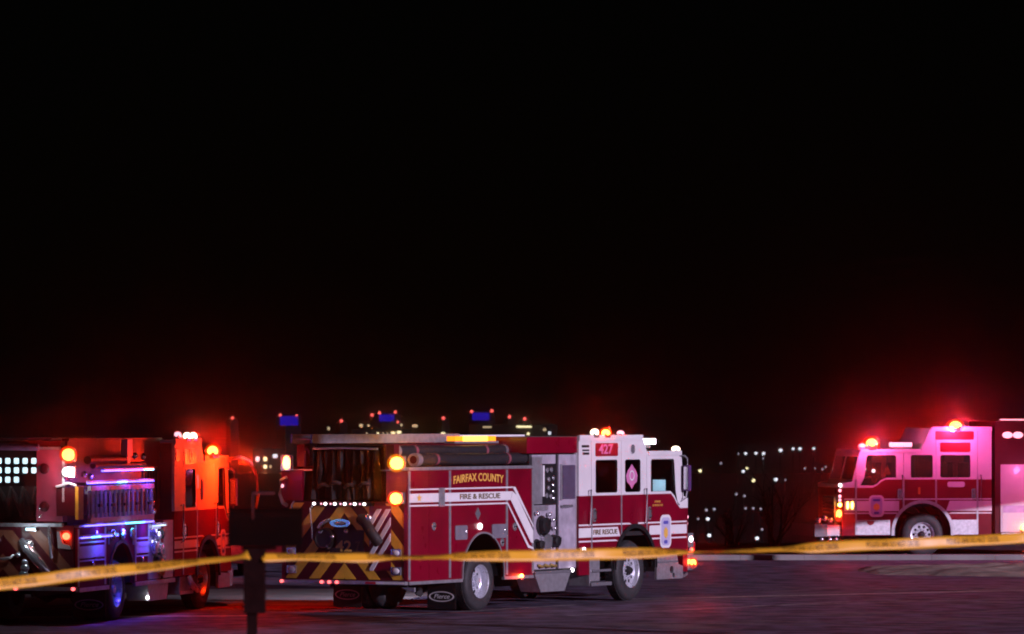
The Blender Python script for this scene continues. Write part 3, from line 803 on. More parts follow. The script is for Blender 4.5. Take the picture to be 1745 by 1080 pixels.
def twist_latch(u, z, r=.075):
    bm = bmesh.new(); lathe(bm, [(r, 0), (r, .02), (r * .7, .03), (r * .65, .015), (0.0, .012)], (u, -Y, z), 'y', 18, -1)
    o = fin(bm, 'latch', CHROME, E1, smooth=True)
    box('latch_bar', BLACK, o, u - .05, u + .05, -Y - .03, -Y - .013, z - .012, z + .012)
for u, z in ((.98, 1.58), (3.88, 1.52), (3.42, 1.24)): twist_latch(u, z)
slab('latch_diamond', CHROME, E1, [(2.53, 1.90), (2.63, 1.78), (2.53, 1.66), (2.43, 1.78)], -Y - .02, -Y - .001)
dome('glowing_cap', E_WHITE, E1, (2.60, -Y - .02, 1.55), .07, .03, .06)  # no lamp: the cap's white spot is put in as emission
for a, b in ((1.73, 2.16), (3.05, 3.56)):
    bd = slab('bottle_door', GREYDOOR, E1, rrect(a, b, 1.32, 1.58, .03), -Y - .018, -Y - .001)
    dome('bottle_latch', CHROME, bd, (b - .06, -Y - .02, 1.46), .03, .02, .05)
ml = warning_light(E1, (4.10, -Y - .03, .60), .06, .03, .045, E_ORANGE)
lamp_light(ml, (4.10, -Y - .12, .58), (1, .06, .02), 3)
# suction hoses on the shelf, straps, end caps
def suction(u0, u1, y, z, r):
    h = tube('suction_hose', SUCT, E1, [(u0 + (u1 - u0) * k / 8, y, z + .006 * math.sin(k)) for k in range(9)], r, 16)
    bm = bmesh.new(); tub(bm, [(u0 - .12, y, z), (u0 + .03, y, z)], r * 1.14, 16); 
    fin(bm, 'coupling', ALU, h, smooth=True)
    bm = bmesh.new(); tub(bm, [(u1 - .03, y, z), (u1 + .14, y, z), (u1 + .17, y, z)], [r * 1.12, r * 1.12, r * .6], 16); fin(bm, 'coupling', CHROME, h, smooth=True)
    bm = bmesh.new(); lathe(bm, [(r * .7, -.125), (r * .7, -.122), (0.0, -.1215)], (u0, y, z), 'x', 16); fin(bm, 'coupling_mouth', DRED, h)
    for u in (u0 + .6, u1 - .7):
        bm = bmesh.new(); lathe(bm, [(r * 1.02, -.04), (r * 1.06, -.04), (r * 1.06, .04), (r * 1.02, .04)], (u, y, z), 'x', 16, caps=False); fin(bm, 'strap', STRAP, h)
suction(.55, 4.35, -.80, 2.93, .10)
suction(.78, 4.65, -1.10, 2.775, .105)
# amber bar glowing along the hose bed, roof ladder
ab = box('amber_light_bar', ALU, E1, 2.75, 4.35, -.72, -.50, 3.06, 3.10)
for k in range(5): box('lens', E_BARC if k in (1, 2, 3) else E_BAR, ab, 2.80 + k * .30, 3.08 + k * .30, -.70, -.52, 3.10, 3.19, bevel=.02)
def ladder(root, name, x0, x1, ya, yb, z0, z1, n, flat=True):
    l = box(name, ALU, root, x0, x1, ya, ya + .035, z0, z1, bevel=.006)
    box('rail', ALU, l, x0, x1, yb - .035, yb, z0, z1, bevel=.006)
    zc = (z0 + z1) / 2
    for k in range(n):
        u = x0 + .15 + (x1 - x0 - .3) * k / (n - 1)
        bm = bmesh.new(); tub(bm, [(u, ya + .02, zc), (u, yb - .02, zc)], .018, 8); fin(bm, 'rung', ALU, l, smooth=True)
    return l
ladder(E1, 'roof_ladder', -.32, 4.85, .42, .88, 3.07, 3.23, 15)
for u in (.5, 2.5, 4.4): box('ladder_bracket', ALU, E1, u, u + .06, .66, .72, 3.062, 3.07)
# ---- rear
box('tail_panel', DRED, E1, .10, .139, -Y + .07, Y - .07, .62, 2.03)
for s in (-1, 1):
    box('corner_post', RED, E1, .08, .30, s * (Y - .44), s * (Y - .001), 2.04, 2.585)
    box('corner_post', DRED, E1, .12, .30, s * (Y - .46), s * (Y - .30), 2.65, 3.05)
    box('tail_corner', RED, E1, .085, .119, s * (Y - .07), s * (Y - .001), .62, 2.03)
chevrons(E1, .10, -Y + .08, Y - .08, .64, 2.0, 0.0, ph=.02)
cv = bmesh.new()                      # hose bed cover hanging over the opening, with folds
N = 26
rows = []
for j in range(9):
    z = 2.06 + j * .115
    rows.append([cv.verts.new((.16 + .05 * math.sin(k * .9 + j * .5) * (1 - j / 9) + .03 * math.sin(k * 2.3 + 1), -.70 + 1.40 * k / N, z)) for k in range(N + 1)])
for a, b in zip(rows, rows[1:]):
    for k in range(N): cv.faces.new((a[k], a[k + 1], b[k + 1], b[k]))
fin(cv, 'hose_bed_cover', VINYL, E1, smooth=True)
tp = bmesh.new(); bx(tp, .20, 4.5, -.70, .70, 3.0, 3.03); fin(tp, 'hose_bed_lid', VINYL, E1)
tube('cover_edge', ALU, E1, [(.12, -.68, 2.97), (.10, 0, 2.985), (.12, .68, 2.97)], .02, 8)
for y, z in ((.45, 2.30), (.20, 2.34), (-.1, 2.30), (-.42, 2.33)):      # hose folds pushed under the cover
    bm = bmesh.new(); tub(bm, [(.13, y - .10, z), (.09, y - .04, z + .03), (.085, y + .05, z + .02), (.13, y + .12, z - .02)], .035, 8); fin(bm, 'hose_fold', HOSE, E1, smooth=True)
bar = box('led_bar', UNDER, E1, .06, .099, -.62, .68, 1.95, 2.02)
for k, y in enumerate((.62, .38, .18, -.03, -.24, -.44)):
    dome('led', E_WHITE, bar, (.058, y, 1.985), .012, .035, .026)
    if k: dome('led', E_PINK, bar, (.058, y + .09, 1.985), .01, .02, .018)
# intake recess with numbers, chrome caps and fittings
pl = slab('number_plate', mat('plate_maroon', (0.030, 0.004, 0.008), .5), E1, rrect(-.42, .30, 1.08, 1.52, .03), .075, .092, 'yz')
text('42', .27, (.073, .0, 1.22), (0, -1, 0), (0, 0, 1), GOLD, pl, width=.33, bold=.004)
text('7', .25, (.073, -.29, 1.22), (0, -1, 0), (0, 0, 1), mat('faded_gold', (.10, .05, .02), .5), pl, width=.10, bold=.004)
bm = bmesh.new(); plate(bm, circle(.05, 1.64, .22, 26, .075), [circle(.05, 1.64, .13, 26, .035)], .02, .09, 'yz'); fin(bm, 'chrome_cap', CHROME, E1)
dome('chrome_elbow', CHROME, E1, (.03, .05, 1.64), .05, .10, .03)
tube('chrome_pipe', CHROME, E1, [(.05, .52, 1.56), (.02, .44, 1.63), (.04, .34, 1.68), (.08, .28, 1.69)], .035, 10)
bm = bmesh.new(); lathe(bm, [(.20, 0), (.20, .10), (.17, .12), (.15, .10), (0.0, .09)], (.10, .38, 1.36), 'x', 22, -1); fin(bm, 'intake_cap', BLACK, E1, smooth=True)
for y, z in ((.22, 1.40), (.30, 1.22), (-.08, 1.50), (.46, 1.48)): dome('valve_knob', CHROME, E1, (.03, y, z), .05, .05, .045)
tube('suction_pipe', UNDER, E1, [(.09, -.35, 1.72), (.0, -.50, 1.66), (-.02, -.62, 1.50), (.03, -.70, 1.36), (.09, -.72, 1.30)], .10, 12)
dome('chrome_cap', CHROME, E1, (.0, -.56, 1.74), .05, .07, .07)
tube('rear_grab_rail', CHROME, E1, [(.09, .60, 1.30), (.0, .62, 1.36), (.0, .66, 1.9), (.09, .67, 1.95)], .02, 8)
# red and white diagonal marking on the right rear corner, hinged out a little
for k in range(4):
    q = clipbox([(-.95 - .1 * 0, .70 + k * .28), (-.50, 1.36 + k * .28), (-.50, 1.50 + k * .28), (-.95, .84 + k * .28)], -.98, -.52, .80, 1.90)
    q = [( -1.49 - a, b) for a, b in q]
    if len(q) >= 3: slab('diagonal_bar', REFL, E1, q, .078, .092, 'yz')
slab('marking_panel', RED, E1, [(-.98, .80), (-.52, .80), (-.52, 1.96), (-.98, 1.96)], .0921, .099, 'yz')
def tail_lamp(y, z, m, ry=.10, rz=.07):
    b = box('tail_lamp', CHROME, E1, .05, .09, y - ry, y + ry, z - rz, z + rz, bevel=.012)
    dome('lens', m, b, (.05, y, z), .025, ry * .8, rz * .75)
tail_lamp(-1.10, 1.12, REFL); tail_lamp(-1.10, .80, REFL); tail_lamp(1.10, .80, REFL); tail_lamp(1.10, 1.12, REFL)
a1 = box('warning_light', CHROME, E1, -.02, .078, -1.30, -1.02, 2.60, 2.84, bevel=.02)
dome('lens', E_AMBER, a1, (-.04, -1.17, 2.72), .05, .13, .11)
lamp_light(a1, (.22, -1.66, 2.74), (1, .24, .02), 7)
halo_domes(a1, (-.04, -1.17, 2.72), .05, .13, .11, HALO_A)
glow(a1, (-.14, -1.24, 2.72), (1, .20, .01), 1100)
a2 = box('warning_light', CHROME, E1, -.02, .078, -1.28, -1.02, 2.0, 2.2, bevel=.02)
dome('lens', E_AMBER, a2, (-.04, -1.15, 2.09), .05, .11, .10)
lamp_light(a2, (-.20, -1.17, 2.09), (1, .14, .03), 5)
halo_domes(a2, (-.04, -1.15, 2.09), .05, .11, .10)
glow(a2, (-.14, -1.2, 2.09), (1, .08, .01), 1500)
a3 = box('warning_light', CHROME, E1, -.02, .078, 1.08, 1.28, 2.58, 2.86, bevel=.02)
dome('lens', E_ORANGE, a3, (-.04, 1.16, 2.72), .05, .05, .12)
lamp_light(a3, (-.18, 1.16, 2.72), (1, .08, .03), 8)
tube('folding_step', ALU, E1, [(.05, 1.20, 2.45), (-.08, 1.24, 2.40), (-.10, 1.25, 2.15), (-.05, 1.22, 2.0), (.06, 1.20, 1.95)], .035, 8)
for z in (2.62, 2.30, 1.80, 1.66): dome('marker_lens', E_PINK if z > 2.2 else CHROME, E1, (.06, 1.30, z), .03, .03, .035)
tube('rear_ladder_rail', CHROME, E1, [(.06, .98, 1.7), (-.03, 1.0, 1.75), (-.03, 1.04, 1.95), (.06, 1.05, 2.02)], .02, 8)
tb = box('tailboard', PLATE, E1, 0.0, .099, -Y, Y, .555, .615)
box('reflective_edge', REFL, tb, -.006, -.001, -Y + .02, -.72, .565, .605)
box('reflective_edge', mat('red_reflector', (.5, .02, .04), .4), tb, -.006, -.001, -.715, -.50, .565, .605)
for y in (1.27, .42, .26, .10): dome('marker_lens', E_REDS, tb, (-.01, y, .585), .02, .035, .03)
mudflap(E1, 1.80, -Y + .02, -Y + .62, .06, .56)
mudflap(E1, 1.80, Y - .62, Y - .02, .06, .56)
slab('spare_bracket', ALU, E1, [(-Y + .3, .50), (-Y + .02, .50), (-Y + .02, .42), (-Y + .15, .44)], .35, .40, 'yz')
tube('exhaust_pipe', UNDER, E1, [(1.2, -.9, .42), (.9, -1.05, .40), (.8, -1.15, .38)], .06, 10)
# ---- pump house between body and cab
box('pump_core', UNDER, E1, 4.60, 6.31, -Y + .10, Y - .10, .66, 2.85)
box('upper_deck', RED, E1, 4.40, 6.31, -Y + .03, Y - .03, 2.87, 3.17, bevel=.02)
yp = -Y + .10
def pp(name, m, a, b, z0, z1, d=.03, parent=E1): return box(name, m, parent, a, b, yp - d, yp - .001, z0, z1)
pp('pump_panel', ALU, 4.62, 5.00, 1.92, 2.80, .06)
gp = pp('gauge_panel', BLACK, 5.03, 5.50, 1.90, 2.66, .05)
pp('panel_strip', REFL, 4.985, 5.045, 2.06, 2.64, .085)
pp('panel_header', PANEL, 4.62, 5.52, 2.67, 2.84, .05)
for u, z, r_ in ((5.16, 2.55, .05), (5.32, 2.56, .05), (5.40, 2.40, .04), (5.22, 2.38, .045), (5.40, 2.27, .035), (5.22, 2.22, .045), (5.40, 2.15, .035), (5.14, 2.08, .05), (5.30, 2.06, .05), (5.42, 2.02, .035)):
    gauge(E1, Y - .05, -1, u, z, r_, parent=gp)
pp('pump_panel', PANEL, 4.62, 5.54, .70, 1.895, .04)
pp('lower_band', ALU, 4.63, 5.2, 1.80, 1.885, .07)
box('gap_strip', BLACK, E1, 5.545, 5.635, yp - .02, yp - .002, .70, 2.84)
rp = pp('side_panel', PANEL, 5.64, 6.30, .70, 2.84, .05)
box('roller_shutter', mat('shutter_violet', (.13, .10, .17), .45, metal=.3), rp, 5.78, 6.26, yp - .056, yp - .052, 2.0, 2.64)
for k in range(15): box('shutter_slat', MATS['shutter_violet'], rp, 5.78, 6.26, yp - .066, yp - .057, 2.01 + k * .042, 2.04 + k * .042)
box('shutter_edge', ALU, rp, 5.68, 5.75, yp - .07, yp - .052, 1.98, 2.66)
tube('crossbar', CHROME, rp, [(5.72, yp - .06, 1.86), (5.75, yp - .12, 1.87), (6.02, yp - .12, 1.87), (6.05, yp - .06, 1.86)], .03, 8)
port(E1, Y - .06, -1, 4.98, 1.52, .15, BLACK); port(E1, Y - .06, -1, 5.08, 1.20, .17, CHROME, L=.10); port(E1, Y - .06, -1, 5.42, 1.22, .10, BLACK); port(E1, Y - .06, -1, 4.80, 1.16, .09, UNDER)
for u, z in ((5.35, 1.62), (5.4, 1.46), (5.2, 1.72), (4.75, 1.75), (5.3, .98), (4.8, .92)): dome('valve_knob', CHROME, E1, (u, -Y + .0, z), .045, .04, .045)
for u in (4.85, 5.10, 5.32): tube('drain_valve', BRASS, E1, [(u, -Y + .05, .78), (u + .05, -Y - .01, .75), (u + .12, -Y - .01, .76)], .03, 8)
tk = slab('running_board', ALU, E1, [(4.64, .66), (5.98, .66), (5.98, .60), (5.76, .28), (4.86, .28), (4.64, .60)], -Y - .01, -Y + .42)
box('board_lip', CHROME, tk, 4.62, 6.0, -Y - .03, -Y - .011, .62, .67)
slab('running_board', ALU, E1, [(4.64, .66), (5.98, .66), (5.98, .60), (5.76, .28), (4.86, .28), (4.64, .60)], Y - .42, Y + .01)
dome('marker_lens', E_WHITE, E1, (6.08, -Y, .66), .05, .03, .04)
# scene light on the far side washes the ground between the engines
sl = box('scene_light', CHROME, E1, 6.5, 6.9, Y + .004, Y + .08, 2.78, 2.98, bevel=.02)
box('lens', E_WARM, sl, 6.54, 6.86, Y + .081, Y + .09, 2.81, 2.95)
lamp_light(sl, (6.7, Y + .2, 2.85), (.80, .74, 1.0), 550, 'SPOT', .1, aim=(1.2, 4.0, -2.7), spot=75)

# ================================================================== left engine
E2 = empty('fire_engine', root_at(129, 79.2, 77), 77, 'fire engine with blue-lit side ladder rack, cut off by the left edge', 'fire engine', 'fire engines standing on the lot')
chassis(E2, .4, 9.1, (2.46, 7.60))
for s in (-1, 1):
    wheel(E2, 2.55, s, .53, .53, W, dual=True); wheel(E2, 7.70, s, .55, .55, W, rim_m=ALU)
cab(E2, W, dict(u0=5.64, raised_end=7.28, low_start=7.46, roof_front=9.0, ws_foot=9.12, nose=9.27, z_raise=3.12, z_low=2.80, z_belt=1.84, z_dip=1.60, z_cowl=1.76, z_bot=.66,
    dip=(8.80, 9.02), windows=[(6.32, 6.96)], front_window=(8.40, 8.84), win_top=2.60, seams=[6.18, 7.05, 8.26], kinds=['cab_panel', 'door', 'cab_panel', 'door'],
    arch=(7.72, .70, .60), stripe=(1.09, 1.16, 1.30, 1.37), rails=[6.02, 8.16], rear_mat=DRED, paint=(RED2, WHITE2)))
sg = slab('unit_sign', SIGNRED, E2, rrect(6.25, 6.98, 2.68, 2.97, .03), -Y - .012, -Y - .002)
slab('sign_ring', PINKPL, sg, circle(6.62, 2.83, .13, 18), -Y - .016, -Y - .013, holes=[circle(6.62, 2.83, .07, 18)])
slab('vent', BLACK, E2, rrect(5.72, 5.98, 2.74, 2.98, .03), -Y - .010, -Y - .001)
slab('vent', BLACK, E2, rrect(7.28, 7.42, 2.02, 2.40, .05), -Y - .010, -Y - .001)
warning_light(E2, (5.95, -Y + .03, 3.22), .12, .06, .06, E_PINK)
warning_light(E2, (6.45, -Y + .01, 3.19), .16, .06, .075, E_WARM)
warning_light(E2, (6.85, -Y + .01, 3.19), .16, .06, .075, E_WARM)
wl = warning_light(E2, (7.98, -Y - .02, 2.91), .24, .08, .10, E_ORANGE)
lamp_light(wl, (8.05, -Y - .60, 2.74), (1, .022, .002), 260, radius=.06)
lamp_light(wl, (6.65, -Y - .20, 3.25), (1, .05, .03), 8)
halo_domes(wl, (7.98, -Y - .02, 2.91), .24, .08, .10)
glow(wl, (7.98, -Y - .14, 2.92), (1, .012, .006), 2300)
glow(wl, (6.65, -Y - .12, 3.24), (1, .03, .015), 1200)
for s in (-1, 1):
    st = slab('cab_step', PLATE, E2, [(6.0, .32), (6.85, .32), (6.85, .38), (6.05, .38), (6.05, .65), (6.0, .65)], s * (Y - .4), s * (Y - .01))
    box('step_face', PLATE, st, 6.1, 6.8, s * (Y - .10), s * (Y - .05), .385, .64)
    tube('corner_step', CHROME, E2, [(6.55, s * (Y - .02), .66), (6.62, s * (Y + .02), .50), (6.85, s * (Y + .04), .40), (7.0, s * (Y + .03), .38)], .06, 8)
    q = slab('front_quarter', PLATE, E2, [(8.45, .36), (9.2, .36), (9.2, .62), (8.45, .65)], s * (Y - .06), s * (Y - .01))
bp = box('front_bumper', CHROME, E2, 9.45, 9.80, -1.2, 1.2, .36, .68, bevel=.05)
box('bumper_frame', UNDER, E2, 9.1, 9.45, -.7, .7, .40, .62)
for s in (-1, 1):
    hl = box('headlight_bezel', CHROME, E2, 9.275, 9.34, s * .78, s * 1.27, .92, 1.26, bevel=.02)
    dome('headlight', E_PINK, hl, (9.34, s * 1.12, 1.07), .035, .08, .09)
    dome('turn_signal', E_RED, hl, (9.34, s * .90, 1.07), .03, .08, .09)
tube('mirror_hoop', CHROME, E2, [(9.0, -Y - .02, 2.74), (9.3, -Y - .16, 2.80), (9.62, -Y - .26, 2.72), (9.85, -Y - .32, 2.45), (9.9, -Y - .34, 2.1), (9.8, -Y - .33, 1.8), (9.5, -Y - .2, 1.62), (9.2, -Y - .02, 1.58)], .035, 8)
unit_badge(E2, Y, -1, 8.55, 8.85, .95, 1.45)
# ---- body shell
ARC2 = (2.50, .70, .66)
prof = arch_poly(.14, 5.55, .64, 1.70, ARC2[0], ARC2[1] + .02, ARC2[2])
slab('body_core', UNDER, E2, prof, -Y + .08, Y - .08)
low = arch_poly(.12, 4.10, .63, 1.66, *ARC2)
for s in (-1, 1):
    cuts = [.12, 1.60, 3.32, 4.10]
    for k in range(3): slab('compartment_door', RED2, E2, clipbox(low, cuts[k] + .006, cuts[k + 1] - .006, -1, 9), s * (Y - .06), s * Y)
    for u in (.14, 1.60, 3.32, 4.08): box('seam_trim', ALU, E2, u - .03, u + .03, s * Y, s * (Y + .012), .66, 1.64)
    arch_trim(E2, *ARC2, .63, s * (Y + .002), s * (Y + .025), m=BLACK, w_=.05)
    arch_liner(E2, *ARC2, s * (Y - .8), s * (Y - .062), .64)
    box('sill_trim', ALU, E2, .12, ARC2[0] - ARC2[1] - .05, s * (Y - .04), s * (Y + .03), .57, .64)
    box('sill_trim', ALU, E2, ARC2[0] + ARC2[1] + .05, 5.6, s * (Y - .04), s * (Y + .03), .57, .64)
    box('upper_wall', DRED, E2, .34, 5.60, s * (Y - .30), s * (Y - .26), 1.70, 3.13)
    box('wall_cap', DRED, E2, .30, 5.60, s * (Y - .34), s * (Y - .22), 3.132, 3.17)
    box('side_shelf', ALU, E2, .14, 4.4, s * (Y - .26), s * (Y + .01), 1.665, 1.70)
# stripes and door handles on the lower lockers
for a, b in ((.14, 1.55), (3.36, 4.06)):
    slab('stripe', REFL, E2, rrect(a, b, 1.14, 1.34, .01), -Y - .012, -Y - .004)
    for z in (1.08, 1.39): slab('stripe', REFL, E2, rrect(a, b, z, z + .025, .005), -Y - .012, -Y - .004)
for u, z in ((.9, 1.02), (1.1, 1.55), (3.7, 1.03)): dome('latch', CHROME, E2, (u, -Y - .015, z), .05, .02, .05)
# ladder rack on the side: two rails and upright rungs, in two nested sections
def side_ladder(x0, x1, z0, z1, y, n, seed):
    random.seed(seed)
    l = box('rack_ladder', ALU, E2, x0, x1, y - .03, y + .03, z1 - .08, z1, bevel=.008)
    box('rail', ALU, l, x0, x1, y - .03, y + .03, z0, z0 + .08, bevel=.008)
    for k in range(n):
        u = x0 + .12 + (x1 - x0 - .24) * k / (n - 1)
        bm = bmesh.new(); tub(bm, [(u, y, z0 + .06), (u, y, z1 - .06)], .024, 8); fin(bm, 'rung', ALU, l, smooth=True)
    for k in range(5):
        u = x0 + .4 + k * (x1 - x0 - .8) / 4
        box('rung_clip', BLACK, l, u, u + .16, y - .06, y - .031, (z0 + z1) / 2 - .05, (z0 + z1) / 2 + .0)
side_ladder(.55, 4.15, 1.74, 2.36, -Y - .06, 14, 1)
side_ladder(.75, 4.0, 1.80, 2.30, -Y + .06, 13, 2)
for u in (.7, 2.3, 3.9): box('rack_arm', UNDER, E2, u, u + .07, -Y - .02, -Y + .26, 2.37, 2.42)
def led_strip(x0, x1, y, z, cyan, n=6):
    h = box('led_strip', ALU, E2, x0, x1, y - .025, y + .025, z, z + .03)
    d = (x1 - x0) / n
    for k in range(n):
        m_ = E_CYAN if (k in cyan) else E_BLUE
        box('led', m_, h, x0 + d * k + .02, x0 + d * (k + 1) - .02, y - .03, y + .02, z - .022, z - .001)
    return h
s1 = led_strip(.55, 4.25, -Y - .03, 2.42, (3,), 7); s2 = led_strip(1.5, 4.4, -Y + .02, 2.62, (4,), 5); s3 = led_strip(.4, 4.2, -Y - .04, 1.70, (4, 5), 7); s4 = led_strip(.2, 2.2, -Y - .03, 1.50, (1,), 4)
for u in (1.2, 2.6, 3.8):
    lamp_light(s3, (u, -Y - .16, 1.62), (.07, .04, 1.0), 34.0, 'SPOT', .15, aim=(0, .75, -.7), spot=150)
    lamp_light(s1, (u, -Y - .22, 2.50), (.16, .06, 1.0), 24.0, 'SPOT', .15, aim=(0, .75, -.7), spot=150)
# equipment above the rack
for x0, x1, z, r_ in ((1.0, 3.2, 2.80, .07), (1.3, 4.2, 2.70, .05)): tube('rack_pipe', SUCT, E2, [(x0, -Y + .12, z), (x1, -Y + .12, z)], r_, 12)
for u, z in ((1.1, 2.52), (.75, 2.56), (1.6, 2.80), (3.6, 2.86), (4.1, 2.84), (4.6, 2.0), (4.7, 1.86)): dome('fitting', CHROME, E2, (u, -Y + .10, z), .06, .05, .06)
ws_ = box('work_light_mast', WHITE, E2, 2.92, 3.22, -Y + .02, -Y + .14, 2.86, 3.15, bevel=.01)
box('mast_foot', WHITE, ws_, 3.02, 3.20, -Y + .05, -Y + .13, 2.72, 2.86)
for k in range(6): box('louvre', BLACK, E2, 4.55 + k * .16, 4.62 + k * .16, -Y + .24, -Y + .26 + .0, 2.05, 2.65)
for u in (4.30, 4.45): tube('rack_post', ALU, E2, [(u, -Y + .05, 1.72), (u, -Y + .05, 2.36)], .02, 8)
# pump bay, lit white and blue
box('pump_panel', PANEL, E2, 4.14, 4.90, -Y + .02, -Y + .08, .66, 1.66)
pb = box('pump_door', ALU, E2, 4.97, 5.56, -Y + .0, -Y + .08, .66, 1.69, bevel=.01)
box('bay_divider', RED, E2, 4.90, 4.965, -Y - .01, -Y + .08, .66, 1.70)
for u, z, r_, m_ in ((4.3, 1.50, .06, CHROME), (4.5, 1.42, .09, CHROME), (4.75, 1.46, .07, BLACK), (4.35, 1.22, .12, CHROME), (4.68, 1.18, .12, CHROME), (4.55, .98, .10, BLACK), (4.78, 1.02, .08, CHROME)): port(E2, Y - .02, -1, u, z, r_, m_, L=.10)
dome('yellow_cap', BRASS, E2, (4.70, -Y - .06, .86), .20, .06, .16)
lp = box('panel_lamp', CHROME, E2, 4.2, 4.88, -Y - .10, -Y - .02, 1.62, 1.66)
box('lens', E_GRID, lp, 4.22, 4.86, -Y - .09, -Y - .03, 1.60, 1.619)
lamp_light(lp, (4.6, -Y - .30, 1.56), (.50, .55, 1.0), 12, 'SPOT', .15, aim=(0, .8, -.6), spot=150)
tk = slab('running_board', ALU, E2, [(4.0, .565), (5.25, .565), (5.15, .28), (4.1, .28)], -Y - .01, -Y + .4)
for z in (1.30, 1.18): box('shutter_band', REFL, E2, 3.36, 4.06, -Y - .02, -Y - .013, z - .03, z + .03)
# wheel-side bright brackets
bl = box('bottle_rack', E_CYAN, E2, 1.75, 1.80, -Y - .02, -Y - .005, 1.34, 1.56); bl.data.materials[0] = GREYDOOR
bl2 = box('bottle_rack', GREYDOOR, E2, 3.14, 3.24, -Y - .02, -Y - .005, 1.30, 1.58)
for u in (1.95, 2.5, 3.05): dome('bottle_end', CHROME, E2, (u, -Y - .03, 1.50), .12, .05, .10)
lamp_light(bl2, (2.5, -Y - .35, 1.55), (.06, .4, 1.0), 6, 'SPOT', .1, aim=(0, 1, -.1), spot=150)
# ---- tail
box('tail_panel', DRED, E2, .10, .139, -Y + .07, Y - .07, .64, 1.70)
chevrons(E2, .10, -Y + .10, Y - .08, .66, 1.62, 0.0, ph=.30, m=mat('dull_chevron', (.30, .09, .05), .5))
text('8', .26, (.085, .35, .90), (0, -1, 0), (0, 0, 1), mat('number_copper', (.42, .18, .12), .5), E2, bold=.006)
text('1', .26, (.085, .50, .90), (0, -1, 0), (0, 0, 1), MATS['number_copper'], E2, bold=.006)
text('4', .26, (.085, .66, .90), (0, -1, 0), (0, 0, 1), MATS['number_copper'], E2, bold=.006)
for s in (-1, 1):
    cp = box('corner_panel', mat('tail_paint', (.36, .05, .10), .35, coat=.4), E2, .08, .33, s * (Y - .72), s * (Y - .26), 1.76, 2.98, bevel=.015)
    for z in (2.66, 2.02): dome('round_lamp', DRED, cp, (.07, s * (Y - .58), z), .03, .09, .09)
    for z in (2.68, 2.0, 1.86): dome('bolt', CHROME, cp, (.07, s * (Y - .66), z), .015, .03, .03)
    box('corner_edge', REFL, cp, .06, .10, s * (Y - .26), s * (Y - .22), 2.1, 2.80)
box('rear_step', PLATE, E2, .02, .139, -Y + .25, Y - .25, 1.68, 1.74)
box('crossbeam', ALU, E2, .06, .12, -Y + .3, Y - .3, 2.985, 3.03)
box('hose_bed_roof', DRED, E2, .1, 4.5, -Y + .3, Y - .3, 3.04, 3.13)
box('hose_bed_back', VINYL, E2, .9, .95, -Y + .34, Y - .34, 1.75, 2.98)
rl = tube('cover_roll', mat('violet_vinyl', (.16, .10, .26), .5), E2, [(.02, -.66, 3.02), (.01, 0, 3.03), (.02, .66, 3.02)], .06, 10)
for k in range(6):
    bm = bmesh.new(); y = .45 - k * .22
    tub(bm, [(.80, y - .1, 1.9), (.6, y - .05, 2.2), (.55, y, 2.35), (.6, y + .05, 2.15), (.75, y + .1, 1.85)], .04, 8); fin(bm, 'hose_fold', HOSE, E2, smooth=True)
# lit diffuser seen through a square grating
lpn = box('lit_panel', E_GRID, E2, .36, .38, -Y + .74, Y - .35, 2.38, 2.96)
bm = bmesh.new()
plate(bm, [(-Y + .73, 2.36), (Y - .34, 2.36), (Y - .34, 2.985), (-Y + .73, 2.985)], [rrect(-Y + .80 + j * .155, -Y + .90 + j * .155, 2.42 + i * .16, 2.52 + i * .16, .02, 2) for i in range(3) for j in range(9) if not (i == 0 and j < 2)], .30, .33, 'yz')
fin(bm, 'grating', VINYL, E2)
lk = box('corner_locker', DRED, E2, .06, .36, -Y + .02, -Y + .36, 1.86, 2.34, bevel=.01)
box('locker_edge', YEL, lk, .02, .30, -Y - .04, -Y + .015, 1.80, 2.36)
tube('locker_lid', WHITE, lk, [(.04, -Y + .36, 2.36), (.03, -Y + .26, 2.38), (.03, -Y + .14, 2.42), (.04, -Y + .0, 2.38)], .025, 8)
a1 = box('warning_light', CHROME, E2, -.02, .078, -Y + .02, -Y + .22, 2.78, 3.0, bevel=.02)
dome('lens', E_ORANGE, a1, (-.04, -Y + .12, 2.90), .05, .11, .10)
lamp_light(a1, (-.22, -Y + .05, 2.92), (1, .04, .015), 14)
halo_domes(a1, (-.04, -Y + .12, 2.90), .05, .11, .10)
glow(a1, (-.14, -Y + .08, 2.90), (1, .014, .006), 2600)
a2 = box('scene_light', CHROME, E2, -.02, .078, -Y + .02, -Y + .24, 2.52, 2.70, bevel=.02)
dome('lens', E_WHITE, a2, (-.03, -Y + .13, 2.61), .04, .10, .08)
lamp_light(a2, (-.22, -Y + .1, 2.58), (.9, .92, 1.0), 9)
for y, z, r_ in ((-.48, 1.38, .10), (-.52, 1.30, .08), (.05, 1.45, .05), (-.30, 1.20, .06), (-.42, .98, .09), (-.42, 1.08, .07), (-.40, .86, .10)): dome('chrome_fitting', CHROME, E2, (.02, y, z), .06, r_, r_ * .9)
tube('discharge_pipe', CHROME, E2, [(.10, -.36, 1.42), (-.02, -.46, 1.32), (.0, -.62, 1.14), (.05, -.74, .98), (.10, -.78, .92)], .09, 12)
tube('frame_hook', ALU, E2, [(.05, .18, 1.50), (.0, .14, 1.16), (.0, -.02, 1.13), (.0, -.16, 1.15), (.06, -.2, 1.2)], .025, 8)
slab('wheel_chock', mat('pale_plastic', (.45, .42, .42), .5), E2, [(-1.00, 1.32), (-.98, 1.60), (-1.03, 1.60), (-1.08, 1.40), (-1.22, 1.36), (-1.24, 1.30)], .02, .095, 'yz')
wk = box('fill_light', CHROME, E2, .0, .09, -.62, -.42, 1.60, 1.675, bevel=.01)  # added lamp, brightens the chrome fittings on the tail
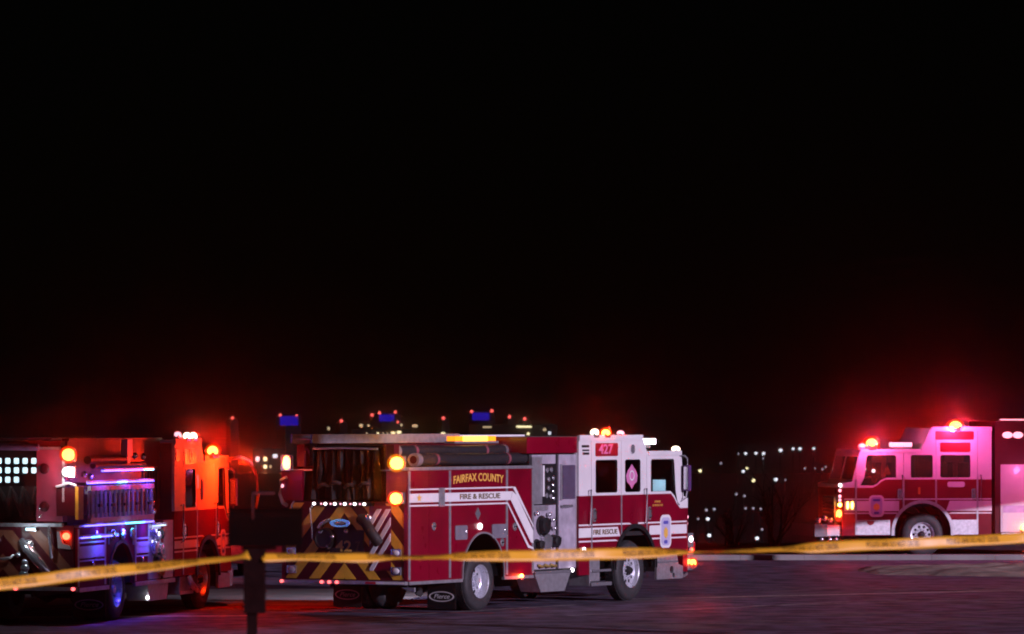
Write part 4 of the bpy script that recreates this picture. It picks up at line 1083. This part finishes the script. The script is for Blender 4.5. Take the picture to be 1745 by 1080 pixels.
box('lens', E_GRID, wk, -.006, -.001, -.60, -.44, 1.615, 1.66)
lamp_light(wk, (-.32, -.55, 1.55), (.75, .9, 1.0), 5, radius=.05)
dome('tail_lens', E_RED, E2, (.05, -1.14, 1.52), .03, .07, .06)
tube('tail_rail', CHROME, E2, [(.05, -.84, 1.70), (.0, -.86, 1.5), (.05, -.88, 1.15)], .03, 8)
tb = box('tailboard', PLATE, E2, 0.0, .099, -Y, Y, .60, .66)
for y in (.86, -.26, -1.28): dome('marker_lens', E_REDS, tb, (-.01, y, .63), .02, .035, .03)
dome('marker_lens', E_WHITE, E2, (4.0, -Y - .01, .34), .05, .03, .04)
mudflap(E2, 1.70, -Y + .02, -Y + .62, .08, .56)
mudflap(E2, 1.70, Y - .62, Y - .02, .08, .56)

# ================================================================== right engine
W3 = 2.55; Y3 = W3 / 2
fx, fy = math.cos(R(190)), math.sin(R(190)); lx, ly = -fy, fx
cX, cY = (1690 - 872.5) / 8000 * 121, 121
E3 = empty('fire_engine', (cX - fx * 4.6 - lx * Y3, cY - fy * 4.6 - ly * Y3, 0), 190, 'pink-lit fire engine facing left behind the sandy island at the right edge', 'fire engine', 'fire engines standing on the lot')
chassis(E3, .4, 8.3, (1.6, 6.42))
for s in (-1, 1):
    wheel(E3, 1.6, s, .53, .53, W3, dual=True); wheel(E3, 6.42, s, .56, .56, W3)
cab(E3, W3, dict(u0=4.6, raised_end=6.22, low_start=6.48, roof_front=8.08, ws_foot=8.30, nose=8.57, z_raise=3.30, z_low=2.73, z_belt=1.98, z_dip=1.77, z_cowl=1.88, z_bot=.54,
    dip=(7.42, 7.76), windows=[(5.17, 5.97), (6.17, 6.75)], front_window=(7.14, 7.92), win_top=2.61, seams=[4.98, 6.08, 6.94, 8.20], kinds=['cab_panel', 'door', 'cab_panel', 'door', 'cab_panel'],
    arch=(6.44, .76, .62), stripe=(1.10, 1.17, 1.43, 1.49), rails=[4.9, 6.99], arch_mat=ALU, mirrors=False))
yo = Y3
sg = slab('unit_sign', SIGNRED, E3, rrect(5.17, 5.97, 2.69, 2.93, .03), yo + .002, yo + .012)
slab('roof_sign', SIGNRED, E3, rrect(5.08, 6.10, 3.0, 3.22, .02), yo + .002, yo + .010)
wt = slab('name_plate', WHITE, E3, rrect(5.32, 5.78, 1.78, 1.92, .05), yo + .002, yo + .012)
slab('side_reflector', ORANGE_PL, E3, rrect(6.50, 6.56, 1.60, 1.78, .02), yo + .004, yo + .02)
unit_badge(E3, Y3, 1, 7.46, 7.86, 1.02, 1.58)
for a, b in ((7.30, 8.19), (5.0, 5.66)):
    slab('lower_plate', PLATE, E3, [(a, .56), (b, .56), (b, .94), (a, .94)], yo + .004, yo + .02)
slab('hook_mark', SIGNRED, E3, [(7.72, .92), (7.92, .92), (7.90, .84), (7.82, .80), (7.74, .84)], yo + .021, yo + .026)
box('rear_pillar', RED, E3, 4.62, 4.96, yo + .003, yo + .010, .56, 1.08)
tri = slab('hazard_triangle', ORANGE_PL, E3, [(7.22, 2.10), (7.42, 2.10), (7.32, 2.36)], yo - .20, yo - .18)
for u, z in ((7.66, 2.20), (7.9, 2.25)): dome('cab_lamp', E_WHITE, E3, (u, yo - .3, z), .05, .03, .05)
warning_light(E3, (8.02, yo - .05, 2.84), .10, .07, .07, E_PINK)
w1 = warning_light(E3, (7.78, yo - .02, 2.90), .15, .08, .13, E_ORANGE)
lamp_light(w1, (7.78, yo + .5, 2.98), (1, .10, .40), 90)
halo_domes(w1, (7.78, yo - .02, 2.90), .15, .08, .13)
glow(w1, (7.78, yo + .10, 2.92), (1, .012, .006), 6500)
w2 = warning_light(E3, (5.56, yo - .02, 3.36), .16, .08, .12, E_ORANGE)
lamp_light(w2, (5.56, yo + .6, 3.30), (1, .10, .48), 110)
halo_domes(w2, (5.56, yo - .02, 3.36), .16, .08, .12)
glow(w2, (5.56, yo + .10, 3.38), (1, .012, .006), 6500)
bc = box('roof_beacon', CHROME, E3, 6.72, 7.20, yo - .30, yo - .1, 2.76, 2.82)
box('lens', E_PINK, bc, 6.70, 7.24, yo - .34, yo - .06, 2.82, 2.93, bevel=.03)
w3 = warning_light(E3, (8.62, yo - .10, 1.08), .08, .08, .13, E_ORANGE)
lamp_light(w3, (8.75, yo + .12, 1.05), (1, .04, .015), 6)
halo_domes(w3, (8.62, yo - .10, 1.08), .08, .08, .13)
glow(w3, (8.66, yo + .05, 1.08), (1, .012, .006), 2200)
dome('turn_signal', E_AMBER, E3, (8.60, yo - .10, 1.33), .05, .08, .05)
for u in (8.30, 8.42): dome('turn_signal', E_AMBER, E3, (u, yo + .005, 1.32), .03, .02, .10)
for z in (1.84, 1.70, 1.55, 1.45): dome('clearance_lens', E_WHITE if z > 1.8 else E_PINK, E3, (8.62, yo - .05 + .02 * z, z), .04, .04, .045)
bp = box('front_bumper', CHROME, E3, 8.95, 9.28, -Y3 + .02, Y3 - .02, .52, .84, bevel=.03)
box('bumper_frame', PLATE, E3, 8.56, 8.95, -Y3 + .1, Y3 - .06, .54, .80)
slab('bumper_plate', WHITE, E3, rrect(8.62, 9.16, .56, .82, .02), yo - .055, yo - .045)
for u, z in ((9.15, .92), (8.98, .98), (8.82, .93)): dome('bumper_fitting', CHROME, E3, (u, yo - .2, z), .08, .08, .08)
for u in (8.86, 9.08, 8.70): dome('tow_hook', CHROME, E3, (u, yo - .1, .45), .06, .05, .05)
# tall rescue body behind the cab
slab('body_core', DRED, E3, arch_poly(.1, 4.50, .56, 3.48, 1.6, .76, .62), -Y3 + .02, Y3 - .02)
rd = box('roller_door', WHITE, E3, 2.6, 4.36, Y3 - .019, Y3 + .006, .62, 2.36)
for k in range(18): box('door_slat', WHITE, rd, 2.64, 4.32, Y3 + .007, Y3 + .016, .66 + k * .094, .745 + k * .094)
box('stripe', mat('lavender_stripe', (.60, .42, .66), .5), E3, 2.64, 4.30, Y3 + .017, Y3 + .021, 1.12, 1.30)
for u in (4.18, 3.9): dome('side_lamp', E_PINK, E3, (u, Y3 - .0, 3.12), .14, .04, .085)
box('top_strip', E_PINK, E3, 3.6, 4.36, Y3 - .10, Y3 - .04, 3.50, 3.53)
w4 = warning_light(E3, (3.72, Y3 + .04, .72), .10, .05, .10, E_ORANGE)
lamp_light(w4, (3.72, Y3 + .22, .72), (1, .10, .02), 8)
glow(w4, (3.7, Y3 + .12, .72), (1, .06, .01), 2500)
lamp_light(w4, (3.6, Y3 + 1.2, 2.2), (1, .14, .45), 45)
box('rear_step', PLATE, E3, 3.4, 4.36, Y3 - .01, Y3 + .05, .54, .60)
for s in (-1, 1): box('skirt', UNDER, E3, .3, 4.4, s * (Y3 - .25), s * (Y3 - .18), .34, .56)

# ================================================================== red car behind the left engine
CR = empty('parked_car', (-5.75, 104, 0), 84, 'dark red car with lit tail lamps, mostly hidden between two fire engines', 'car')
CARP = mat('car_maroon', (.16, .01, .015), .3, coat=.5)
bm = bmesh.new()
secs = [(0.0, .45, .88, .78), (.15, .32, .95, .86), (1.0, .28, 1.0, .90), (3.2, .28, .98, .90), (4.2, .32, .84, .86), (4.5, .42, .70, .74)]
rings = []
for x, z0, z1, hw in secs:
    rings.append([bm.verts.new(p) for p in ((x, -hw, z0), (x, -hw * 1.0, z1 - .12), (x, -hw * .90, z1), (x, hw * .90, z1), (x, hw, z1 - .12), (x, hw, z0))])
for a, b in zip(rings, rings[1:]):
    for k in range(6): bm.faces.new((a[k], a[(k + 1) % 6], b[(k + 1) % 6], b[k]))
bm.faces.new(rings[0]); bm.faces.new(rings[-1][::-1])
fin(bm, 'car_body', CARP, CR, bevel=.03)
bm = bmesh.new()
rings = []
for x, z, hw in ((.35, .96, .78), (.95, 1.42, .62), (2.2, 1.44, .62), (3.1, .98, .80)):
    rings.append((x, z, hw))
poly = [(.35, .96), (.95, 1.42), (2.2, 1.44), (3.1, .98)]
plate(bm, poly, [], -.66, .66); cb = fin(bm, 'cabin', CARP, CR, bevel=.03)
slab('rear_window', BLACK, cb, [(-.52, 1.04), (.52, 1.04), (.46, 1.36), (-.46, 1.36)], .42, .50, 'yz')
for s in (-1, 1):
    dome('tail_lamp', E_RED, CR, (.06, s * .64, .78), .06, .14, .07)
    for x in (.85, 3.6):
        bm = bmesh.new(); lathe(bm, [(.18, 0), (.30, -.01), (.32, .03), (.32, .18), (.18, .2)], (x, s * .88, .32), 'y', 24, -s); fin(bm, 'wheel', RUBBER, CR, smooth=True)
lamp_light(CR, (-.4, .5, .8), (1, .05, .03), 10)

# ================================================================== mailbox on its post, close to the camera
MX, MY = (435 - 872.5) / 8000 * 30, 30.0
s30 = 30 / 8000
def Z30(py): return CAM_H - (py - 720) * s30
MB = empty('mailbox', (MX, MY, gz(30)), 0, 'black mailbox on a dark wooden post with yellow tape tied below it', 'mailbox')
def mz(py): return Z30(py) - gz(30)
def mx(px): return (px - 435) * s30
post = box('post', POST, MB, mx(416), mx(452), -.075, .075, mz(1044), mz(936), bevel=.006)
box('post_base', POST, MB, mx(421), mx(438), -.04, .04, -.05, mz(1044.5), bevel=.004)
box('bracket', POST, MB, mx(412), mx(470), -.07, .07, mz(937), mz(931.5), bevel=.004)
bm = bmesh.new()         # arched body, its long side towards the camera
pr = [(-.115, mz(930)), (.115, mz(930)), (.115, mz(880))] + [(.115 * math.cos(t), mz(880) + (mz(865) - mz(880)) * math.sin(t)) for t in [math.pi * k / 10 for k in range(1, 10)]] + [(-.115, mz(880))]
plate(bm, pr, [], mx(390), mx(513), 'yz')
b = fin(bm, 'box_body', MAILBOX, MB, smooth=False, bevel=.008)
slab('box_door', MAILBOX, b, [(q[0] * 1.02, q[1] + .002) for q in pr], mx(513.3), mx(515), 'yz')
fl = box('flag_arm', mat('flag_red', (.07, .008, .012), .6), MB, mx(431.5), mx(434), -.125, -.117, mz(884), mz(838))
box('flag', MATS['flag_red'], fl, mx(431.5), mx(470), -.124, -.118, mz(842), mz(838))

# ================================================================== police tape
def ribbon(name, label, pts, roll, width=.076, texts=()):
    """pts: px, py at a depth; roll: (fraction, degrees) around the long axis"""
    P = [Vector(((px - 872.5) / 8000 * d, d, CAM_H - (py - 720) / 8000 * d)) for px, py, d in pts]
    seg = [(P[i + 1] - P[i]).length for i in range(len(P) - 1)]
    Lt = sum(seg)
    def at(s):
        s = max(0, min(Lt, s)); i = 0
        while i < len(seg) - 1 and s > seg[i]: s -= seg[i]; i += 1
        t = s / seg[i]
        p0, p1, p2, p3 = P[max(i - 1, 0)], P[i], P[i + 1], P[min(i + 2, len(P) - 1)]
        return 0.5 * ((2 * p1) + (p2 - p0) * t + (2 * p0 - 5 * p1 + 4 * p2 - p3) * t * t + (3 * p1 - p0 - 3 * p2 + p3) * t ** 3)
    def rol(s):
        f = s / Lt
        for a, b in zip(roll, roll[1:]):
            if f <= b[0]:
                t = (f - a[0]) / (b[0] - a[0]); t = t * t * (3 - 2 * t); return R(a[1] + (b[1] - a[1]) * t)
        return R(roll[-1][1])
    def pos(s, v, off=0):
        c = at(s); d = (at(s + .02) - at(s - .02)).normalized()
        up = Vector((0, 0, 1)); up = (up - d * up.dot(d)).normalized(); n = d.cross(up)
        a = -rol(s) + .16 * math.sin(s * 3.1) + .10 * math.sin(s * 7.7 + 1) + .05 * math.sin(s * 19)
        u2 = up * math.cos(a) + n * math.sin(a); n2 = n * math.cos(a) - up * math.sin(a)
        return c + u2 * v + n2 * (off + .004 * math.sin(s * 9 + v * 30))
    bm = bmesh.new(); N = int(Lt / .02); rows = []
    for k in range(N + 1):
        s = Lt * k / N
        rows.append([bm.verts.new(pos(s, width * (j / 4 - .5))) for j in range(5)])
    for a, b in zip(rows, rows[1:]):
        for j in range(4): bm.faces.new((a[j], b[j], b[j + 1], a[j + 1]))
    o = fin(bm, name, TAPE, smooth=True)
    tag(o, label, 'tape')
    md = o.modifiers.new('thickness', 'SOLIDIFY'); md.thickness = .0006; md.offset = 0
    tm = text_mesh('POLICE LINE DO NOT CROSS', .056, 0.0, 0, .0012)
    xs = [v.co.x for v in tm.vertices]; tw = .40; k = tw / (max(xs) - min(xs))
    for s0 in texts:
        me = tm.copy()
        for v in me.vertices: v.co = pos(s0 + v.co.x * k, v.co.y, .0012)
        me.materials.clear(); me.materials.append(TAPETXT)
        t = bpy.data.objects.new('lettering', me); COL.objects.link(t); t.parent = o
        bmx = bmesh.new(); bmx.from_mesh(me)
        for sg_ in (-1,):
            me2 = me.copy()
            for v, v0 in zip(me2.vertices, tm.vertices): v.co = pos(s0 + v0.co.x * k, v0.co.y, -.0012)
            t2 = bpy.data.objects.new('lettering', me2); COL.objects.link(t2); t2.parent = o
        bmx.free()
    return o
ribbon('barrier_tape', 'yellow police tape running from the mailbox post to the left edge', [(-60, 1002, 29.0), (40, 991, 29.2), (150, 977, 29.4), (280, 963, 29.65), (390, 951, 29.85), (424, 945, 29.90)],
       [(0, 25), (.35, 22), (.6, 30), (.8, 55), (.95, 68), (1, 40)], texts=[(px + 60) / 268 for px in (18, 162, 306)])
ribbon('barrier_tape', 'long yellow police tape stretched rightwards from the mailbox post across the engines', [(446, 950, 29.92), (520, 949, 30.06), (640, 950, 30.28), (800, 948, 30.58), (950, 946, 30.86), (1100, 942, 31.14), (1190, 940, 31.3), (1300, 937, 31.5), (1450, 930, 31.75), (1600, 924, 32.0), (1745, 916, 32.3), (1830, 911, 32.45)],
       [(0, 62), (.10, 52), (.16, 76), (.20, 62), (.28, 22), (.36, 12), (.46, 40), (.53, 78), (.56, 84), (.60, 60), (.68, 35), (.78, 20), (1, 14)], texts=[(px - 446) / 236 for px in (527, 671, 815, 959, 1103, 1247, 1391, 1535, 1679)])

# ================================================================== bare shrub beside the right engine
def shrub(loc, label, h, n, seed):
    random.seed(seed)
    r = empty('bare_shrub', loc, 0, label, 'shrub', 'bare shrubs behind the kerb')
    bm = bmesh.new(); tw = bmesh.new()
    for i in range(n):
        a = random.uniform(0, 2 * math.pi); lean = random.uniform(.1, .7)
        p = Vector((random.uniform(-.15, .15), random.uniform(-.15, .15), 0)); d = Vector((math.cos(a) * lean, math.sin(a) * lean, 1)).normalized()
        L = h * random.uniform(.6, 1.0); pts = [p.copy()]
        for k in range(6):
            d = (d + Vector((random.uniform(-.2, .2), random.uniform(-.2, .2), random.uniform(-.12, .08)))).normalized()
            p = p + d * L / 6; pts.append(p.copy())
            if k > 1:
                for _ in range(3):
                    e = (d + Vector((random.uniform(-1, 1), random.uniform(-1, 1), random.uniform(-.2, .6)))).normalized()
                    q = p + e * L * random.uniform(.12, .28); q2 = q + (e + Vector((random.uniform(-.5, .5), random.uniform(-.5, .5), -.1))).normalized() * L * .12
                    tub(tw, [p, q, q2], [.008, .005, .003], 4)
        tub(bm, pts, [.03 * (1 - k / 7) + .006 for k in range(7)], 6)
    fin(bm, 'stem', BARK, r); t = fin(tw, 'twig', BARK, r); t['kind'] = 'stuff'
shrub((7.2, 128.5, 0), 'bare reddish shrub close to the bumper of the right engine', 1.9, 12, 3)
shrub((6.1, 131, 0), 'lower bare shrub left of the taller one, behind the kerb', 1.1, 9, 5)

# ================================================================== far lamps, towers, lit buildings in the valley
def W_at(px, py, d): return Vector(((px - 872.5) / 8000 * d, d, CAM_H - (py - 720) / 8000 * d))
def lamp_mast(px, py, d, r, lens, label, group, two=None):
    r *= .72
    p = W_at(px, py, d); g = gz(d)
    o = empty('lamp_mast', (p.x, p.y, g), 0, label, 'street lamp', group)
    h = p.z - g
    tube('pole', POLE, o, [(0, 1.2, 0), (0, 1.2, h * .6), (0, 1.1, h + r * 1.2), (0, .2, h + r * 1.5)], [.14, .12, .10, .08], 6)
    hd = box('lamp_head', POLE, o, -r * 1.1, r * 1.1, -r * .8, r * .8, h + r * .75, h + r * 1.4)
    dome('lens', lens, hd, (0, 0, h), r, r, r * .95)
HR = 'white lamps in a row above the valley at right'
order = ['first', 'second', 'third', 'fourth', 'fifth', 'sixth', 'seventh', 'eighth']
for i, (px, py, r, l) in enumerate(((1258, 773, .45, E_FARDIM), (1270.5, 772.5, .62, E_FARW), (1288, 772, .62, E_FARW), (1301, 772.5, .68, E_FARW), (1330, 767, .78, E_FARW), (1351.5, 764.5, .60, E_FARW), (1363, 764.5, .72, E_FARW), (1386.5, 764, .60, E_FARW))):
    lamp_mast(px, py, 1450 + 8 * i, r, l, 'distant white lamp, %s from the left in the top row' % order[i], HR)
LOW = 'scattered small lamps low in the valley'
for px, py, d, r, l, lab in ((1300, 781, 1400, .42, E_FARDIM, 'faint lamp just below the fourth lamp of the top row'), (1228, 789.5, 1300, .5, E_FARDIM, 'pale lamp alone left of the top row'),
        (1193, 802, 1200, .55, E_FARY, 'yellowish lamp beside the mirror of the centre engine'), (1266.5, 803, 1180, .55, E_FARW, 'warm lamp of a close pair, the lower one'), (1273, 797.5, 1200, .40, E_FARY, 'warm lamp of a close pair, the upper one'),
        (1284, 818.5, 1080, .55, E_FARY, 'wide yellow lamp below the close pair'), (1322, 817, 1080, .62, E_FARW, 'bright white lamp alone below the top row'), (1338, 818, 1080, .3, E_FARDIM, 'dim lamp right of the bright single lamp'),
        (1254, 842, 860, .36, E_FARDIM, 'dim lamp at mid height, left of its twin'), (1268, 845, 840, .36, E_FARDIM, 'dim lamp at mid height, right of its twin'),
        (1203, 869, 720, .34, E_FARDIM, 'grey blurred lamp above the blue patch'), (1216.5, 867.5, 720, .34, E_FARDIM, 'grey lamp right of the blurred one'), (1270, 866, 720, .30, E_FARDIM, 'faint lamp, left of three at the same height'), (1283, 866, 720, .30, E_FARDIM, 'faint lamp, middle of three at the same height'), (1295.5, 867, 720, .30, E_FARDIM, 'faint lamp, right of three at the same height'),
        (1206, 884, 640, .34, E_FARW, 'small white lamp ahead of the centre engine, upper one'), (1189, 884, 640, .24, E_FARDIM, 'dim lamp close to the centre engine grille'), (1208.5, 912, 540, .30, E_FARW, 'small white lamp ahead of the centre engine, lower one'),
        (1298, 902, 560, .22, E_FARDIM, 'small lamp seen through the shrub twigs'), (1290, 917, 520, .28, E_FARW, 'bright small lamp at the foot of the shrub'), (1334, 907.5, 540, .24, E_FARDIM, 'small lamp between shrub and engine bumper'),
        (1371, 798, 1250, .45, E_FARDIM, 'dim lamp left of the slanted pair'), (1388.5, 798, 1250, .36, E_FARDIM, 'dim lamp before the slanted pair'), (1401, 799.5, 1250, .45, E_FARDIM, 'lower lamp of the slanted pair'), (1406.5, 795.5, 1250, .40, E_FARDIM, 'upper lamp of the slanted pair')):
    lamp_mast(px, py, d, r, l, lab, LOW)
TD = 3600
def tower(px0, px1, top, label, sign=None, beacons=(), base=None):
    a, b = W_at(px0, top, TD), W_at(px1, top, TD)
    g = gz(TD)
    o = empty('tower_block', ((a.x + b.x) / 2, TD, g), 32, label, 'building', 'far towers with red roof beacons')
    wd = (b.x - a.x) * .95; h = a.z - g
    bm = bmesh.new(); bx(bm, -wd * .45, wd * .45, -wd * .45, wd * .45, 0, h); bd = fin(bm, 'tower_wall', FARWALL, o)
    bm = bmesh.new(); bx(bm, -wd * .3, wd * .3, -wd * .3, wd * .3, h, h + 1.2); fin(bm, 'roof_plant', FARWALL, bd)
    c, s = math.cos(R(-32)), math.sin(R(-32))
    def loc(px, py, dy):
        p = W_at(px, py, TD + dy); x, y = p.x - o.location.x, p.y - o.location.y
        return (c * x - s * y, s * x + c * y, p.z - g)
    if sign:
        q0, q1 = loc(sign[0], sign[1], -wd), loc(sign[2], sign[3], -wd)
        bm = bmesh.new()
        f = [bm.verts.new(loc(px, py, -wd * .8 + dd)) for dd in (0, .6) for px, py in ((sign[0], sign[3]), (sign[2], sign[3]), (sign[2], sign[1]), (sign[0], sign[1]))]
        for q in ((0, 1, 2, 3), (7, 6, 5, 4), (0, 4, 5, 1), (1, 5, 6, 2), (2, 6, 7, 3), (3, 7, 4, 0)): bm.faces.new([f[i] for i in q])
        fin(bm, 'lit_sign', E_FARB, o)
    for px, py, r in beacons: dome('roof_beacon', E_FARR, o, loc(px, py, -wd * .5), r, r, r)
tower(474, 510, 710, 'far tower with a bright blue sign left of the centre engine', (477, 709, 508, 725), ((477.5, 707, 1.1), (505.5, 707.5, .8)))
tower(634, 680, 706, 'far tower with a thin violet sign above the ladder of the centre engine', (646, 706, 672, 718), ((634, 707, 1.2), (646.5, 703.5, 1.1), (673.5, 702, 1.0), (678, 719, .9)))
tower(802, 840, 703, 'far tower with a dark blue sign above the amber light bar', (805, 703, 834, 716), ((803.5, 701, 1.1), (838, 700, 1.2)))
for px, py, r, lab in ((396, 712, 1.1, 'dark far tower with one red beacon above the left engine mirror'), (581.5, 717, 1.2, 'dark far tower with one red beacon above the ladder tip'), (755.5, 712.5, 1.2, 'dark far tower with one red beacon between the two blue signs'), (868, 710, 1.2, 'dark far tower with the left one of two close red beacons'), (894, 713.5, 1.2, 'dark far tower with the right one of two close red beacons')):
    tower(px - 9, px + 9, py + 3, lab, None, ((px, py, r),))
def lit_block(label, px0, px1, py0, py1, d, wins, m=E_FARY, sz=(5, 6)):
    a, b = W_at(px0, py0, d), W_at(px1, py1, d); g = gz(d)
    o = empty('office_block', ((a.x + b.x) / 2, d, g), 0, label, 'building')
    hw = (b.x - a.x) / 2; h = a.z - g
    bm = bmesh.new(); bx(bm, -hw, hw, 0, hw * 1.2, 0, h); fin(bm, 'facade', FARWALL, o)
    k = d / 8000
    for px, py, sx, sy, mm in wins:
        p = W_at(px, py, d); x, z = p.x - o.location.x, p.z - g
        f = slab('window', FARWALL, o, [(x - sx * k * .62, z - sy * k * .6), (x + sx * k * .62, z - sy * k * .6), (x + sx * k * .62, z + sy * k * .6), (x - sx * k * .62, z + sy * k * .6)], -.18, -.004)
        slab('pane', mm, f, rrect(x - sx * k / 2, x + sx * k / 2, z - sy * k / 2, z + sy * k / 2, min(sx, sy) * k * .3, 3), -.24, -.185)
lit_block('office block with yellow lit windows between the left and centre engines', 430, 486, 764, 900, 2000,
    [(439, 782, 6, 8, E_FARW), (452, 782, 6, 7, E_FARY), (469, 777, 8, 6, E_FARW), (452, 795, 6, 6, E_FARY), (461, 795, 3, 5, E_FARYD), (452, 809, 7, 6, E_FARY), (438, 826, 7, 7, E_FARY), (452, 825, 6, 8, E_FARY), (452, 837, 5, 4, E_FARYD), (467, 836, 6, 5, E_FARY)])
lit_block('low far building with a row of yellow windows above the ladder', 600, 700, 731, 800, 2600,
    [(625, 739, 2, 5, E_FARYD), (644, 739, 3, 5, E_FARY), (653, 738.5, 2, 4, E_FARYD), (660, 738.5, 2, 4, E_FARYD), (670, 737.5, 7, 4, E_FARY), (680, 736.5, 7, 5, E_FARY), (615.5, 725, 6, 5, E_FARYD), (628, 725, 4, 3, E_FARYD), (684, 724, 4, 4, E_FARYD), (707, 725.5, 9, 4, E_FARYD)])
lit_block('low far building with a yellow lit strip above the centre engine deck', 800, 950, 723, 800, 2700,
    [(893, 727, 26, 3, E_FARY), (830, 727.5, 15, 2.5, E_FARYD), (928, 732, 6, 4, E_FARYD), (936.5, 738, 5, 5, E_FARW), (900, 739, 5, 4, E_FARY), (755, 739, 7, 5, E_FARY), (560, 730, 4, 5, E_FARYD)])

# ================================================================== off to the right: two added, unseen boards that only keep the lot light off the outer engines
def quad(La, Lb, t0, depth):
    sx, sy = math.cos(R(SUN_AZ)), -math.sin(R(SUN_AZ))
    return [(L * -sy + tt * sx, L * sx + tt * sy) for L, tt in ((Lb, t0), (La, t0), (La, t0 + depth), (Lb, t0 + depth))]
def board(Lb, La, t0, z0, z1, label, o=None):
    q = quad(La, Lb, t0, .5)
    if o is None: o = empty('shade_board', (q[0][0], q[0][1], 0), 0, label, 'shade_board')
    ox, oy = o.location.x, o.location.y
    slab('panel', GREYDOOR, o, [(a[0] - ox, a[1] - oy) for a in q], z0, z1, 'xy')
    if label:
        for f in ((.1, .5, .9) if z0 > 5 else (-.12, 1.0)):
            c = quad(La, La + (Lb - La) * f, t0 + .6, .3)[0]
            tube('post', POLE, o, [(c[0] - ox, c[1] - oy, -.2), (c[0] - ox, c[1] - oy, z1 - .5)], .22, 10)
    return o
def light_L(x, y): return math.sin(R(SUN_AZ)) * x + math.cos(R(SUN_AZ)) * y
def light_t(x, y): return math.cos(R(SUN_AZ)) * x - math.sin(R(SUN_AZ)) * y
TS = light_t(-7, 80) + 42
TE = math.tan(R(SUN_EL))
L0 = light_L(-2.1, 83.1)
bb = board(L0, L0 - 16, TS, 7.7, 17.5, 'large added shade board on steel posts, out of view right of the lot')
board(light_L(-5.2, 88.3), L0 + .01, TS, 3.56 + TE * (TS - light_t(-1.4, 84.2)), 17.5, None, bb)
board(light_L(7.6, 120.2) + 11, light_L(7.6, 120.2) - 1.5, light_t(12, 120) + 14, 4.15, 12, 'wide added shade board on steel posts, out of view beyond the right edge')
# ================================================================== night air
HAZE_DENS, HAZE_G = 0.00025, 0.994
hm = bpy.data.materials.new('thin_haze'); hm.use_nodes = True
hn = hm.node_tree.nodes; hn.remove(hn["Principled BSDF"])
pv = hn.new("ShaderNodeVolumePrincipled")
pv.inputs["Color"].default_value = (.9, .88, .9, 1); pv.inputs["Density"].default_value = HAZE_DENS; pv.inputs["Anisotropy"].default_value = HAZE_G
hm.node_tree.links.new(pv.outputs[0], hn["Material Output"].inputs["Volume"])
bm = bmesh.new(); bx(bm, -9500, 9500, -120, 27000, -62, 40)
hm.cycles.volume_sampling = 'EQUIANGULAR'
hz = fin(bm, 'haze', hm); hz['kind'] = 'stuff'
tag(hz, 'thin night haze lying over the whole lot and valley', 'haze')
